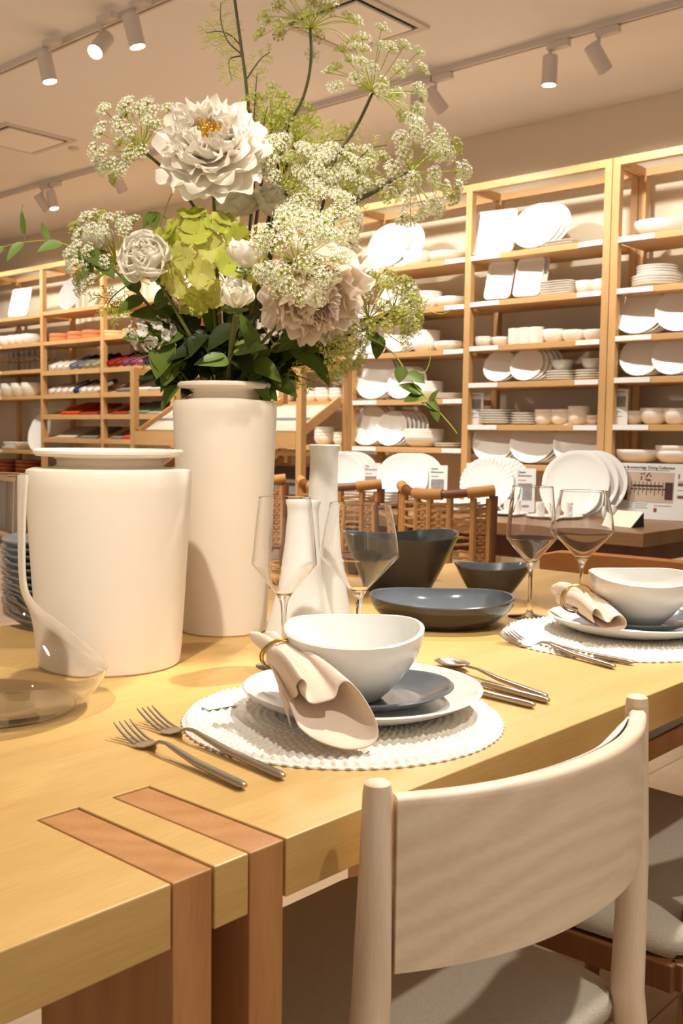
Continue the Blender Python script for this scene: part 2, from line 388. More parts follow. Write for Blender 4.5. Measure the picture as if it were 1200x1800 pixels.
proto('plate', 'dinner_plate', SHW, plate_prof(.135)); proto('bowl', 'bowl', SHW, bowl_prof(.075, .065)); proto('cbowl', 'bowl', SHC, bowl_prof(.08, .06))
proto('mug', 'mug', SHW, mb=MB().lathe([(0, .003), (.034, .003), (.036, 0), (.041, .02), (.041, .095), (.038, .096), (.037, .02), (0, .008)], 24).tube(spl([(.039, 0, .075), (.062, 0, .075), (.066, 0, .045), (.055, 0, .025), (.039, 0, .025)], 5), .005, 6))
def rr_tray(w, d, h=.022):
    mb = MB()
    def loop(w, d, r, z): return [Vector((sx*(w/2-r)+r*cos(a+q), sy*(d/2-r)+r*sin(a+q), z)) for (sx, sy, a) in ((1, 1, 0), (-1, 1, pi/2), (-1, -1, pi), (1, -1, 1.5*pi)) for q in (0, pi/6, pi/3, pi/2)]
    rows = [loop(w*.8, d*.8, .02, 0), loop(w*.9, d*.9, .025, .004), loop(w, d, .03, h), loop(w-.006, d-.006, .027, h+.003), loop(w*.88, d*.88, .022, .009), loop(w*.8, d*.8, .02, .007)]
    n = 16; vs = [v for r in rows for v in r]
    fs = [(i*n+j, i*n+(j+1) % n, (i+1)*n+(j+1) % n, (i+1)*n+j) for i in range(5) for j in range(n)]+[tuple(range(n-1, -1, -1)), tuple(5*n+j for j in range(n))]
    return mb.add(vs, fs)
proto('sq', 'square_platter', SHW, mb=rr_tray(.27, .27), ang=60); proto('rect', 'rectangular_tray', SHW, mb=rr_tray(.24, .17), ang=60)

def lean(key, bay, k, px, n, r, noun='dinner plate', x0=None, dx=.016, dy=-.022, tilt=68, turn=8, sq=None):
    z = bay_z(bay)[k]; x = x0 or XF+.045; y = ypx(px, x+.06); half = sq if sq else r
    g = f'white {noun}s leaning in a row on the {ORD[k]} shelf of {BAY[bay]}, at {int(px)}'
    for j in range(n):
        c = Vector((x+half*cos(R(tilt))+.01+j*dx, y+j*dy, z+half*sin(R(tilt))+.003))
        rot = Matrix.Rotation(R(turn), 4, 'Z') @ Matrix.Rotation(-R(tilt), 4, 'Y')
        sc = r/.135 if key == 'plate' else 1
        place(key, c, rot.to_euler(), LBL(f'white {noun}', j, n, 'front', 'behind the front one', k, bay, px), 'plate', GRP(noun+'s leaning', k, bay), sc)
_seen = {}
def GRP(s, k, bay): return f'{s} on the {ORD[k]} shelf, {BAY[bay]}'
def LBL(base, j, n, first, rest, k, bay, px):
    a, b = on_x(10, 500, 5)[1], 0
    side = side_of(bay, px)
    pos = ' leaning' if n == 1 else (f', front of leaning row' if j == 0 else f', {ORDN[j]} of leaning row')
    return f'{base}{pos}, {side} {ORD[k]} shelf, {BAY[bay]}'
def side_of(bay, px):
    lim = {1: (1087, 1200), 3: (831, 1062), 4: (626, 815), 5: (470, 612), 7: (185, 300), 8: (78, 172), 9: (0, 66)}[bay]
    f = (px-lim[0])/(lim[1]-lim[0])
    return 'far left' if f < .17 else 'left' if f < .38 else 'middle' if f < .62 else 'right' if f < .82 else 'far right'
def stack(key, bay, k, px, n, w, dz, noun, cat, x=None, sc0=None, squash=1):
    z = bay_z(bay)[k]; x = x or XF+.15; y = ypx(px, x)
    base = {'plate': .135, 'bowl': .075, 'cbowl': .08, 'sq': .135, 'rect': .12}[key]; s = w/2/base
    for j in range(n):
        pos = '' if n == 1 else (', topmost in stack' if j == n-1 else f', {ORDN[j]} up in stack')
        rz = 0 if key not in ('sq', 'rect') else .06*(j % 3-1)
        place(key, (x, y, z+.001+j*dz), (0, 0, rz), f'white {noun}{pos}, {side_of(bay, px)} {ORD[k]} shelf, {BAY[bay]}', cat, GRP(noun+'s stacked', k, bay), (s, s, s*squash))
# second bay from the right
lean('sq', 3, 0, 868, 1, .135, 'square platter', turn=10, sq=.135, tilt=74); lean('plate', 3, 0, 938, 3, .145, 'round serving plate', tilt=66)
stack('rect', 3, 0, 995, 2, .26, .015, 'flat tray', 'tray', squash=.6)
lean('rect', 3, 1, 880, 1, .12, 'serving tray', turn=8, sq=.12, tilt=72); lean('rect', 3, 1, 931, 2, .12, 'oblong serving tray', turn=8, sq=.12, tilt=72)
stack('sq', 3, 1, 985, 6, .2, .013, 'square plate', 'plate'); stack('bowl', 3, 1, 1028, 2, .13, .018, 'round bowl', 'bowl'); stack('bowl', 3, 1, 1056, 2, .12, .022, 'small round bowl', 'bowl')
stack('bowl', 3, 2, 852, 2, .115, .014, 'small bowl', 'bowl'); stack('bowl', 3, 2, 882, 1, .125, .014, 'low bowl', 'bowl')
for px, w in ((905, 'left'), (924, 'middle'), (943, 'right')):
    place('mug', (XF+.1, ypx(px, XF+.1), 1.611), (0, 0, -1.2), f'white mug, {w} of three on third shelf, bay second from right', 'mug', 'white mugs on the third shelf')
stack('bowl', 3, 2, 975, 2, .145, .014, 'footed bowl', 'bowl'); stack('bowl', 3, 2, 1010, 1, .15, .014, 'tapered bowl', 'bowl'); stack('bowl', 3, 2, 1046, 1, .14, .014, 'deep bowl', 'bowl')
lean('plate', 3, 3, 882, 2, .1, 'salad plate'); lean('plate', 3, 3, 930, 5, .1, 'coupe plate')
stack('plate', 3, 3, 992, 4, .2, .014, 'salad plate', 'plate'); stack('plate', 3, 3, 1042, 4, .19, .014, 'coupe plate', 'plate')
for px, w in ((990, 'left'), (1043, 'right')):
    place('bowl', (XF+.15, ypx(px, XF+.15), 1.399+.062), (0, 0, 0), f'white bowl atop the {w} plate stack, fourth shelf, bay second from right', 'bowl', 'bowls on the plate stacks', .85)
stack('plate', 3, 4, 878, 6, .23, .014, 'pasta plate', 'plate'); stack('plate', 3, 4, 928, 5, .18, .014, 'side plate', 'plate')
stack('cbowl', 3, 4, 962, 3, .125, .02, 'cereal bowl', 'bowl'); stack('cbowl', 3, 4, 991, 3, .125, .02, 'rounded bowl', 'bowl'); stack('cbowl', 3, 4, 1022, 4, .13, .018, 'dessert bowl', 'bowl'); stack('cbowl', 3, 4, 1048, 2, .09, .02, 'dip bowl', 'bowl')
lean('plate', 3, 5, 875, 3, .14, 'stoneware plate'); lean('plate', 3, 5, 943, 4, .14, 'rimless plate'); lean('plate', 3, 5, 1020, 2, .135, 'wide plate')
# rightmost bay
stack('bowl', 1, 0, 1150, 1, .25, .02, 'serving bowl', 'bowl', squash=.7); stack('plate', 1, 1, 1150, 4, .255, .014, 'dinner plate', 'plate')
for j in range(4): place('plate', (XF+.15, ypx(1150, XF+.15), 1.866+.06+j*.013), (0, 0, 0), f'white salad plate, {ORDN[j]} up atop the dinner plate stack, rightmost bay', 'plate', 'salad plates on the dinner plate stack', .78)
lean('plate', 1, 2, 1122, 4, .135, 'rimmed dinner plate'); lean('plate', 1, 2, 1196, 3, .13, 'rimmed salad plate')
lean('plate', 1, 3, 1130, 3, .115, 'luncheon plate'); lean('plate', 1, 3, 1188, 3, .115, 'coupe luncheon plate')
stack('bowl', 1, 4, 1119, 2, .125, .018, 'soup bowl', 'bowl'); stack('bowl', 1, 4, 1155, 2, .155, .018, 'pasta bowl', 'bowl'); stack('bowl', 1, 4, 1195, 2, .15, .018, 'salad bowl', 'bowl')
stack('cbowl', 1, 5, 1130, 1, .26, .03, 'wide serving bowl', 'bowl', squash=.7); stack('cbowl', 1, 5, 1200, 2, .24, .03, 'large salad bowl', 'bowl', squash=.7)
# bay right of the bouquet
lean('plate', 4, 0, 683, 2, .15, 'large round plate', dx=.03, dy=-.1, tilt=72); stack('cbowl', 4, 0, 730, 3, .18, .014, 'cream bowl', 'bowl'); stack('cbowl', 4, 0, 785, 1, .24, .02, 'oval cream bowl', 'bowl', squash=.7)
stack('plate', 4, 1, 650, 4, .2, .014, 'salad plate', 'plate'); lean('plate', 4, 1, 690, 2, .1, 'round plate')
stack('bowl', 4, 1, 752, 5, .17, .013, 'cereal bowl', 'bowl', squash=.8); stack('cbowl', 4, 1, 792, 2, .19, .014, 'blush bowl', 'bowl', squash=.7)
lean('sq', 4, 2, 655, 1, .1, 'square platter', sq=.13); lean('plate', 4, 2, 705, 3, .11, 'round plate'); stack('bowl', 4, 2, 748, 7, .18, .012, 'soup bowl', 'bowl', squash=.8); stack('cbowl', 4, 2, 790, 2, .19, .015, 'pasta bowl', 'bowl', squash=.6)
lean('plate', 4, 3, 664, 3, .15, 'large dinner plate', tilt=72); lean('plate', 4, 3, 712, 3, .11, 'salad plate'); stack('bowl', 4, 3, 752, 5, .2, .013, 'cereal bowl', 'bowl', squash=.7); stack('plate', 4, 3, 792, 3, .18, .012, 'side plate', 'plate')
lean('plate', 4, 4, 655, 3, .135, 'fluted dinner plate', tilt=74); lean('plate', 4, 4, 695, 6, .115, 'fluted salad plate', tilt=74); stack('cbowl', 4, 4, 748, 4, .25, .014, 'wide pasta bowl', 'bowl', squash=.75); stack('plate', 4, 4, 795, 2, .2, .014, 'appetizer plate', 'plate')
# bay behind the tall vase
for k, ps in ((3, ((500, .16, 4), (548, .13, 3), (571, .13, 3), (595, .12, 3))), (4, ((505, .22, 3), (573, .15, 4), (603, .12, 3)))):
    for q, (px, w, n) in enumerate(ps): stack('cbowl', 5, k, px, n, w, .022, ['cream bowl', 'small cream bowl', 'cream soup bowl', 'cream dip bowl'][q], 'bowl')
# left bay
lean('sq', 9, 0, 42, 1, .13, 'square platter', sq=.135, tilt=76)
for q, px in enumerate((2, 17, 32, 44, 57)): stack('bowl', 9, 1, px, 2, .2, .02, ['wide bowl', 'serving bowl', 'round bowl', 'deep bowl', 'open bowl'][q], 'bowl', squash=.85)
for q, px in enumerate((3, 22, 40, 58)): stack('cbowl', 9, 3, px, 2, .22, .02, ['cream mixing bowl', 'cream wide bowl', 'cream deep bowl', 'cream bowl'][q], 'bowl', squash=1.2)
proto('wine', 'stemmed_glass', GLASS, [(0, 0), (.03, 0), (.03, .002), (.004, .006), (.0035, .08), (.02, .095), (.036, .13), (.032, .19), (.0305, .19), (.034, .13), (.018, .098), (0, .09)], 14)
for r_ in range(2):
    for q in range(9):
        place('wine', (XF+.06+.1*r_, 8.16+q*.092, 1.638), (0, 0, 0), f'clear stemmed glass, {(ORDN+["ninth"])[q]} from right, {"front" if r_ == 0 else "back"} row, third shelf, leftmost bay', 'glass', 'stemmed glasses on the left shelf')
for j in range(2): stack('rect', 9, 4, 30, 1, .26, .05, 'baking dish', 'dish') if j == 0 else place('rect', (XF+.15, ypx(30, XF+.15), .915+.03), (0, 0, 1.57), 'white rectangular baking dish, upper of two on the fifth shelf at the left edge', 'dish', None, (1.1, 1.1, 1.6))
mb = MB().lathe(plate_prof(.17, .02), 72, fn=lambda th, r, z, i: (r*(1+.035*abs(sin(5*th))*(r > .1)), z))
o = mb.build('scalloped_platter', SHW); o.location = (XF+.09, ypx(66, XF+.06), .914+.163); o.rotation_euler = (0, -R(74), 0); tag(o, 'large scalloped white platter leaning against the left shelving post, fifth shelf', 'platter')
WB = mat('brown_wood_bowl', rgb(150, 78, 36), .4)
proto('wbowl', 'wooden_bowl', WB, bowl_prof(.12, .05, .008))
for c, (px, n) in enumerate(((12, 4), (48, 4))):
    for j in range(n): place('wbowl', (XF+.14, ypx(px, XF+.14), .661+j*.035), (0, 0, 0), f'brown wooden bowl, {ORDN[j]} up in the {"left" if c == 0 else "right"} stack below the baking dishes', 'bowl', 'brown wooden bowls at the left edge')
# terracotta and wood discs
TER = mat('terracotta', rgb(214, 132, 78), .7); BRD = mat('pale_board', rgb(226, 176, 110), .6)
proto('disc', 'terracotta_dish', TER, [(0, 0), (.10, 0), (.104, .005), (.104, .03), (.1, .034), (0, .034)], 28)
proto('board', 'round_board', BRD, [(0, 0), (.11, 0), (.113, .004), (.113, .018), (.11, .022), (0, .022)], 28)
for q, px in enumerate((108, 140, 166)):
    for j in range(2): place('disc', (XF+.12, ypx(px, XF+.12), 1.87+j*.036), (0, 0, 0), f'round terracotta dish, {"upper" if j else "lower"} of the {["left", "middle", "right"][q]} pair, second shelf, left linen bay', 'dish', 'round terracotta dishes')
for q, px in enumerate((205, 240)):
    for j in range(2): place('board', (XF+.12, ypx(px, XF+.12), 1.87+j*.024), (0, 0, 0), f'round pale wood board, {"upper" if j else "lower"} of the {["left", "right"][q]} pair, second shelf behind bouquet', 'board', 'round wood boards')
o = MB().lathe(plate_prof(.15), 32).build('grey_tray', mat('grey_metal', rgb(168, 160, 158), .4)); o.location = (XF+.1, ypx(128, XF+.1), 2.131+.142); o.rotation_euler = (0, -R(72), .1); tag(o, 'round grey tray leaning on the top shelf left of the bouquet', 'tray')
# linens
CLR = dict(white=(236, 230, 220), slate=(120, 122, 134), sage=(150, 148, 124), red=(150, 50, 36), plum=(140, 74, 100), mauve=(176, 104, 130), navy=(52, 64, 110), rust=(196, 74, 30), green=(120, 132, 104), grey=(120, 110, 104), beige=(190, 176, 154), dark=(58, 38, 36), scarlet=(200, 30, 34), wine=(96, 14, 16), oatmeal=(206, 196, 178))
LM = {k: mat('linen_'+k, rgb(*v), .9, spec=.1, vary=.06, nscale=60) for k, v in CLR.items()}
_rk = {}
def rk(*a): _rk[a] = _rk.get(a, -1)+1; return ORDN[_rk[a]]
def roll(bay, k, px, colr, L=.2, r=.028, row=0):
    z = bay_z(bay)[k]; a = R(20); x = XF+.012+row*.16*cos(a); y = ypx(px, XF)
    base = Vector((x, y, z-.008+.012*tan20+row*.16*sin(a)+.004))
    d = Vector((cos(a), 0, sin(a))); nrm = Vector((-sin(a), 0, cos(a)))
    mb = MB()
    pts = []
    for i in range(26):
        th = i/25*4.6*pi; rr = r*(.25+.75*i/25); pts.append((rr*cos(th), rr*sin(th)+r))
    P = [[base+Vector((0, 1, 0))*u+nrm*v+d*t for (u, v) in pts] for t in (0, L*.5, L)]
    mb.grid(P)
    o = one(mb, 'rolled_napkin', LM[colr], base, f'rolled {colr} napkin, {rk(bay, k, row)} from left, {"back" if row else "front"} row, {ORD[k]} shelf, {BAY[bay]}', 'napkin', f'rolled {colr} napkins on the {ORD[k]} shelf, {BAY[bay]}', solid=.004)
tan20 = math.tan(R(20))
for i, c in enumerate(['white', 'white', 'white', 'slate', 'slate', 'sage', 'sage']): roll(8, 2, 88+i*12, c)
for i, c in enumerate(['oatmeal', 'dark', 'dark', 'dark', 'dark']): roll(8, 2, 110+i*13, c, .14, row=1)
for i, c in enumerate(['red', 'red', 'plum', 'plum', 'mauve', 'navy', 'navy']): roll(7, 2, 190+i*13, c)
for i, c in enumerate(['dark', 'dark', 'wine', 'wine', 'wine']): roll(7, 2, 196+i*16, c, .14, row=1)
for i, c in enumerate(['white', 'white', 'white', 'white', 'navy', 'white', 'white', 'white']): roll(8, 3, 86+i*11, c, .2, .024)
for i, c in enumerate(['grey', 'grey', 'dark', 'grey']): roll(8, 3, 110+i*16, c, .12, .024, row=1)
def folded(bay, k, px, colr, w, nl=3, name='folded_runner', skew=0):
    z = bay_z(bay)[k]; a = R(20); x = XF+.012; y = ypx(px, XF)
    for j in range(nl):
        M = Matrix.Translation((x, y, z-.006+.012*tan20+.001+j*.009)) @ Matrix.Rotation(-a, 4, 'Y') @ Matrix.Rotation(skew, 4, 'Z')
        mb = MB().box((0, -w/2, 0), (.28, w/2, .007), M)
        one(mb, name, LM[colr], (x, y, z+j*.009), f'folded {colr} linen, {["lowest", "second", "top"][j]} layer, {side_of(bay, px)} {ORD[k]} shelf, {BAY[bay]}', 'table linen', f'folded {colr} linens on the {ORD[k]} shelf, {BAY[bay]}', smooth=False, bevel=.003)
folded(7, 3, 214, 'grey', .2); folded(7, 3, 243, 'oatmeal', .24); folded(7, 3, 275, 'beige', .26)
folded(8, 4, 118, 'rust', .26); folded(8, 4, 150, 'red', .26, 2); folded(7, 4, 205, 'red', .2, 2); folded(7, 4, 238, 'green', .25); folded(7, 4, 270, 'sage', .25, 2)
folded(8, 5, 110, 'beige', .3, 2); folded(8, 5, 150, 'grey', .25, 2); folded(7, 5, 200, 'grey', .16, 2); folded(7, 5, 228, 'rust', .22); folded(7, 5, 254, 'scarlet', .18); folded(7, 5, 280, 'wine', .2)

# upright sign cards
def sign_card(c, w, h, face, lines, label, th=.012, stand=False, pic=None, name='sign_card'):
    c = Vector(c); yw = atan2(face[1], face[0])
    t = thing(name, c, label, 'sign')
    Mx = Matrix.Translation(c) @ Matrix.Rotation(yw+pi/2, 4, 'Z') @ Matrix.Rotation(-R(5), 4, 'X')
    MB().box((-w/2, 0, .001), (w/2, th, h), Mx).build('board', LAB, t, smooth=False)
    ink = MB(); 
    for (kx, kz, kw, kh) in lines: ink.box((kx*w-w/2, -.0008, kz*h), ((kx+kw)*w-w/2, 0, (kz+kh)*h), Mx)
    if lines: ink.build('printed_lines', INKG, t, smooth=False)
    if pic:
        kx, kz, kw, kh, cols = pic
        MB().box((kx*w-w/2, -.0009, kz*h), ((kx+kw)*w-w/2, 0, (kz+kh)*h), Mx).build('printed_picture', cols, t, smooth=False)
    return t, Mx
def text_on(t, Mx, s, x, z, size, m=INK, name='lettering'):
    cu = bpy.data.curves.new('lettering', 'FONT'); cu.body = s; cu.size = size; cu.extrude = .0002; cu.offset = size*.012
    o = bpy.data.objects.new('lettering', cu); COL.objects.link(o); dg = bpy.context.evaluated_depsgraph_get()
    me = bpy.data.meshes.new_from_object(o.evaluated_get(dg)); COL.objects.unlink(o)
    me.transform(Matrix.Translation(-t.location) @ Mx @ Matrix.Translation((x, -.0012, z)) @ Matrix.Rotation(pi/2, 4, 'X'))
    me.materials.clear(); me.materials.append(m)
    q = bpy.data.objects.new(name, me); COL.objects.link(q); q.parent = t
PICG = mat('printed_grey_photo', rgb(150, 148, 146), .5, vary=.5, nscale=60)
for (px, bay, z, lb) in ((838, 3, 1.154, 'narrow white sign card standing on the fifth shelf, second bay from the right'), (1092, 1, 1.157, 'narrow white sign card standing on the fifth shelf at the right edge')):
    t, Mx = sign_card((XF+.06, ypx(px, XF+.06), z), .085, .19, (-1, -.35), [(.1, .35, .5, .03), (.1, .3, .3, .02), (.1, .22, .6, .02)], lb, .006, pic=(.1, .5, .75, .3, PICG))
    text_on(t, Mx, 'Dinnerware', -.035, .172, .012)
t, Mx = sign_card((XF+.05, ypx(641, XF+.05), 1.60), .13, .18, (-1, -.6), [], 'white sign card standing beside the plates on the third shelf behind the hanging greenery', .006, pic=(.55, .3, .3, .4, PICG))
# ---------------------------------------------------------------- far display table
tx0, tx1, ty0, ty1 = 3.30, 4.32, 1.585, 3.74
t = thing('display_table', (tx0, ty0, 0), 'long brown wooden display table holding white plates and signs, behind the rattan chairs', 'table')
MB().box((tx0, ty0, .71), (tx1, ty1, .76)).build('tabletop', BROWN, t, smooth=False, bevel=.004)
MB().box((tx0+.08, ty0+.12, .62), (tx1-.08, ty1-.02, .709)).build('apron', BROWNV, t, smooth=False)
for x in (tx0+.1, tx1-.18):
    for y in (ty0+.14, ty1-.10): MB().box((x, y, 0), (x+.08, y+.08, .619)).build('leg', BROWNV, t, smooth=False, bevel=.003)
MB().bar((tx0+.18, ty0+.18, .45), (tx1-.18, ty0+.18, .45), .04, .06).build('stretcher', BROWNV, t, smooth=False)
proto('bplate', 'display_plate', WHITE, plate_prof(.135, .02), 48)
proto('fplate', 'fluted_plate', WHITE, plate_prof(.14, .02, .006), 120, fn=lambda th, r, z, i: (r*(1+.012*cos(36*th)*(r > .11)), z+(.003*cos(36*th) if r > .1 else 0)))
def easel(px, r, key, noun, lb, turn=-24, x=3.78, n=3):
    y = ypx(px, x)
    for j in range(n):
        tl = 74; c = Vector((x+j*.026, y-j*.026, .762+r*sin(R(tl))))
        rot = Matrix.Rotation(R(turn), 4, 'Z') @ Matrix.Rotation(-R(tl), 4, 'Y')
        place(key, c, rot.to_euler(), f'{noun}, {["front", "middle", "rear"][j]} of three leaning {lb}', 'plate', f'{noun}s {lb}', r/(.14 if key == 'fplate' else .135))
easel(600, .122, 'bplate', 'white rimmed platter', 'behind the slim bottle vases', 34)
easel(712, .122, 'bplate', 'white rimmed platter', 'behind the right rattan chair', 28)
easel(862, .118, 'fplate', 'white fluted plate', 'left of the right wine glasses', 22)
easel(1020, .137, 'bplate', 'large white coupe plate', 'behind the right pair of wine glasses', 18)
for px, nm, lb in ((656, 'Dinnerware', 'white tent sign card between the left and middle plate groups on the display table'), (774, 'Dinnerware', 'white tent sign card right of the middle plate group on the display table'), (930, 'Dinnerware', 'white tent sign card seen behind the tall wine glass on the display table')):
    y = ypx(px, 3.82)
    t, Mx = sign_card((3.82, y, .76), .085, .19, (-1, -.62), [(.12, .72, .4, .02), (.12, .12, .5, .05)], lb, .02, pic=(.12, .28, .7, .38, PICG))
    text_on(t, Mx, nm, -.034, .155, .012)
    text_on(t, Mx, 'Classic' if px > 700 else 'The', -.034, .170, .012)
for q, (px, w, n) in enumerate(((672, .27, 5), (800, .2, 3))):
    for j in range(n):
        place('sq', (3.62, ypx(px, 3.62), .761+j*.013), (0, 0, .05*j), f'white square plate, {ORDN[j]} up in the {["tall", "low"][q]} stack on the display table', 'plate', 'square plates stacked on the display table', w/.27)
for q, (px, x) in enumerate(((903, 3.62), (962, 3.6), (1000, 3.66))):
    y = ypx(px, x)
    place('plate', (x, y, .761), (0, 0, 0), f'white saucer under the {["left", "middle", "right"][q]} cup on the display table behind the glasses', 'saucer', 'saucers on the display table', .55)
    place('mug', (x, y, .7665), (0, 0, 2.2+q), f'white cup on a saucer, {["left", "middle", "right"][q]} of three behind the wine glasses', 'cup', 'cups on saucers', .62)
for q, px in enumerate((508, 870, 1030)):
    pass
one(MB().lathe([(0, 0), (.009, 0), (.02, .02), (.02, .04), (.01, .058), (0, .06)], 20, (3.75, ypx(1085, 3.75), .76)), 'salt_shaker', WHITE, (3.75, ypx(1085, 3.75), .76), 'small round white shaker beside the big sign', 'shaker')
# forks scattered on the display table
for q, (px, py) in enumerate(((880, 897), (893, 903), (868, 902))):
    p = on_z(px, py, .762)
    one(MB().tube([p, p+Vector((.06, -.05, .002)), p+Vector((.14, -.1, 0))], [.006, .003, .004], 6, flat=.4), 'teaspoon', STEEL, p, f'small metal spoon lying beside the cups on the display table, {["nearest the fluted plates", "nearest the glass", "leftmost"][q]}', 'spoon')
# large printed sign
sc = on_z(1088, 914, .76); sc = Vector((3.86, ypx(1088, 3.86), .761))
t = thing('sign_board', sc, 'large white printed sign with a dining room picture, right end of the display table', 'sign')
fdir = Vector((.16, -1, 0)).normalized()
Mx = Matrix((fdir, Vector((.985, .16, 0)), Vector((0, 0, 1)))).transposed().to_4x4(); Mx = Matrix.Translation(sc) @ Mx @ Matrix.Rotation(-R(6), 4, 'X')
SW, SH = .42, .225
MB().box((0, 0, 0), (SW, .008, SH), Mx).build('board', LAB, t, smooth=False)
text_on(t, Mx, 'The Breckenridge Dining Collection', .013, .203, .0152)
MB().box((.012, -.001, .068), (.235, 0, .19), Mx).build('printed_picture', mat('sign_picture_wall', rgb(206, 184, 162), .5, vary=.15, nscale=20), t, smooth=False)
pm = MB(); random.seed(5)
pm.box((.013, -.0016, .075), (.05, -.001, .165), Mx).box((.2, -.0016, .08), (.232, -.001, .15), Mx).box((.07, -.0016, .13), (.19, -.001, .138), Mx)
for q in range(9): x = .062+q*.016; pm.box((x, -.0016, .095+.01*(q % 2)), (x+.003, -.001, .15), Mx); pm.box((x, -.0016, .118), (x+.013, -.001, .124), Mx)
for q in range(14): x = .12+random.uniform(-.02, .02); z = .165+random.uniform(-.015, .018); pm.box((x, -.0016, z), (x+.006, -.001, z+.006), Mx)
pm.build('printed_furniture', mat('sign_picture_dark', rgb(74, 44, 34), .6), t, smooth=False)
ln = MB()
for (x, z, w) in ((.013, .196, .2), (.013, .06, .06), (.013, .052, .055), (.013, .044, .058), (.085, .06, .05), (.085, .052, .045), (.085, .044, .05), (.25, .155, .14), (.25, .12, .14), (.16, .055, .07)): ln.box((x, -.001, z), (x+w, 0, z+.0025), Mx)
ln.build('printed_lines', INKG, t, smooth=False)
pr_ = MB()
pr_.box((.25, -.001, .137), (.27, 0, .15), Mx).box((.25, -.001, .088), (.3, 0, .1), Mx).box((.16, -.001, .03), (.172, 0, .046), Mx).box((.25, -.001, .165), (.255, 0, .185), Mx)
pr_.build('printed_swatches', mat('sign_red_brown', rgb(150, 70, 50), .6), t, smooth=False)
# small black easel card
p = Vector((3.47, ypx(1100, 3.47), .761)); 
t = thing('table_card', p, 'small cream card on a black slanted stand on the corner of the display table', 'sign')
Mx = Matrix.Translation(p) @ Matrix.Rotation(-pi/2-.25, 4, 'Z') @ Matrix.Rotation(-R(50), 4, 'X')
MB().box((-.07, 0, 0), (.05, .002, .085), Mx).build('card', mat('cream_card', rgb(240, 234, 214), .6), t, smooth=False)
Mz = Matrix.Translation(p) @ Matrix.Rotation(-pi/2-.25, 4, 'Z')
MB().add([Mz @ Vector(v) for v in ((.051, .003, 0), (.051, .07, 0), (.051, .066, .053), (-.07, .003, 0), (-.07, .07, 0), (-.07, .066, .053))], [(0, 1, 2), (3, 5, 4), (0, 3, 4, 1), (1, 4, 5, 2), (0, 2, 5, 3)]).build('stand', CARD, t, smooth=False)

# rattan chairs
RAT = mat('rattan_cord', rgb(184, 132, 74), .8, vary=.15, nscale=80, bump=.6, bscale=500)
RFR = wood('rattan_frame_wood', rgb(128, 76, 38), rgb(98, 54, 26), 'Y', 6, .45)
def rattan(loc, w, label, rot=0, detail=True):
    t = thing('rattan_chair', loc, label, 'chair', 'rattan chairs at the display table')
    # local: x = depth (+x towards table), y across; built around loc
    L = Vector(loc)
    def P(x, y, z): return L+Vector((x*cos(rot)-y*sin(rot), x*sin(rot)+y*cos(rot), z))
    def bx(y): return -.055+.11*(2*y/w)**2          # back curves toward the seat at its ends
    top, bot = .875, .60
    N = 17; ys = [-w/2+w*i/(N-1) for i in range(N)]
    MB().tube([P(bx(y), y, top+.02*(2*y/w)**2) for y in ys], .016, 10).build('top_rail', RFR, t)
    for s in (-1, 1):
        MB().tube([P(bx(w/2)+.002, s*w/2*.985, top), P(bx(w/2)-.01, s*w/2*.96, .44), P(bx(w/2)-.05, s*w/2*.95, 0)], [.016, .018, .013], 10).build('leg', RFR, t)
        MB().tube([P(.42, s*w/2*.95, .42), P(.43, s*w/2*.95, 0)], [.018, .013], 10).build('leg', RFR, t)
    # wraps on the rail: left end, middle, right end
    for a, b in ((-.5, -.33), (-.14, .16), (.33, .5)):
        seg = [a*w+(b-a)*w*i/24 for i in range(25)]
        mb = MB(); mb.tube([P(bx(y), y, top+.02*(2*y/w)**2) for y in seg], [.0195+.0012*(i % 2) for i in range(25)], 12)
        mb.build('rail_wrap', RAT, t)
    mb = MB()
    for f in (-.47, -.37, -.20, -.02, .13, .36, .46):          # wrapped uprights
        y = f*w; mb.tube([P(bx(y)+.002, y, top-.01-(top-bot+.01)*i/20) for i in range(21)], [.0125+.001*(i % 2) for i in range(21)], 8)
    mb.build('woven_uprights', RAT, t)
    mb = MB()
    for a, b, n in ((-.47, -.37, 20), (-.37, -.2, 11), (-.20, -.02, 22), (-.02, .13, 22), (.13, .36, 9), (.36, .46, 20)):
        for i in range(n):
            z = top-.035-(top-bot-.04)*i/(n-1); random.seed(i)
            mb.tube([P(bx(a*w+(b-a)*w*q/4)+.004*cos(q*pi+i*pi), a*w+(b-a)*w*q/4, z+random.uniform(-.003, .003)) for q in range(5)], .0052, 5)
    o = mb.build('woven_cords', RAT, t); o['kind'] = 'stuff'
    MB().tube([P(bx(y), y, bot) for y in ys], .012, 8).build('lower_rail', RFR, t)
    MB().box((0, 0, 0), (1, 1, 1), Matrix.Translation(P(-.02, -w/2+.02, .42)) @ Matrix.Rotation(rot, 4, 'Z') @ Matrix.Diagonal((.45, w-.04, .05, 1))).build('seat', RAT, t, smooth=False, bevel=.02)
rattan((3.0, 2.245, 0), .42, 'rattan dining chair with an open woven back, right of the dark serving bowls')
rattan((3.03, 2.80, 0), .44, 'rattan dining chair behind the slim white bottle vases and round wine glass')
rattan((3.06, 3.36, 0), .44, 'rattan dining chair peeking out right behind the tall vase')

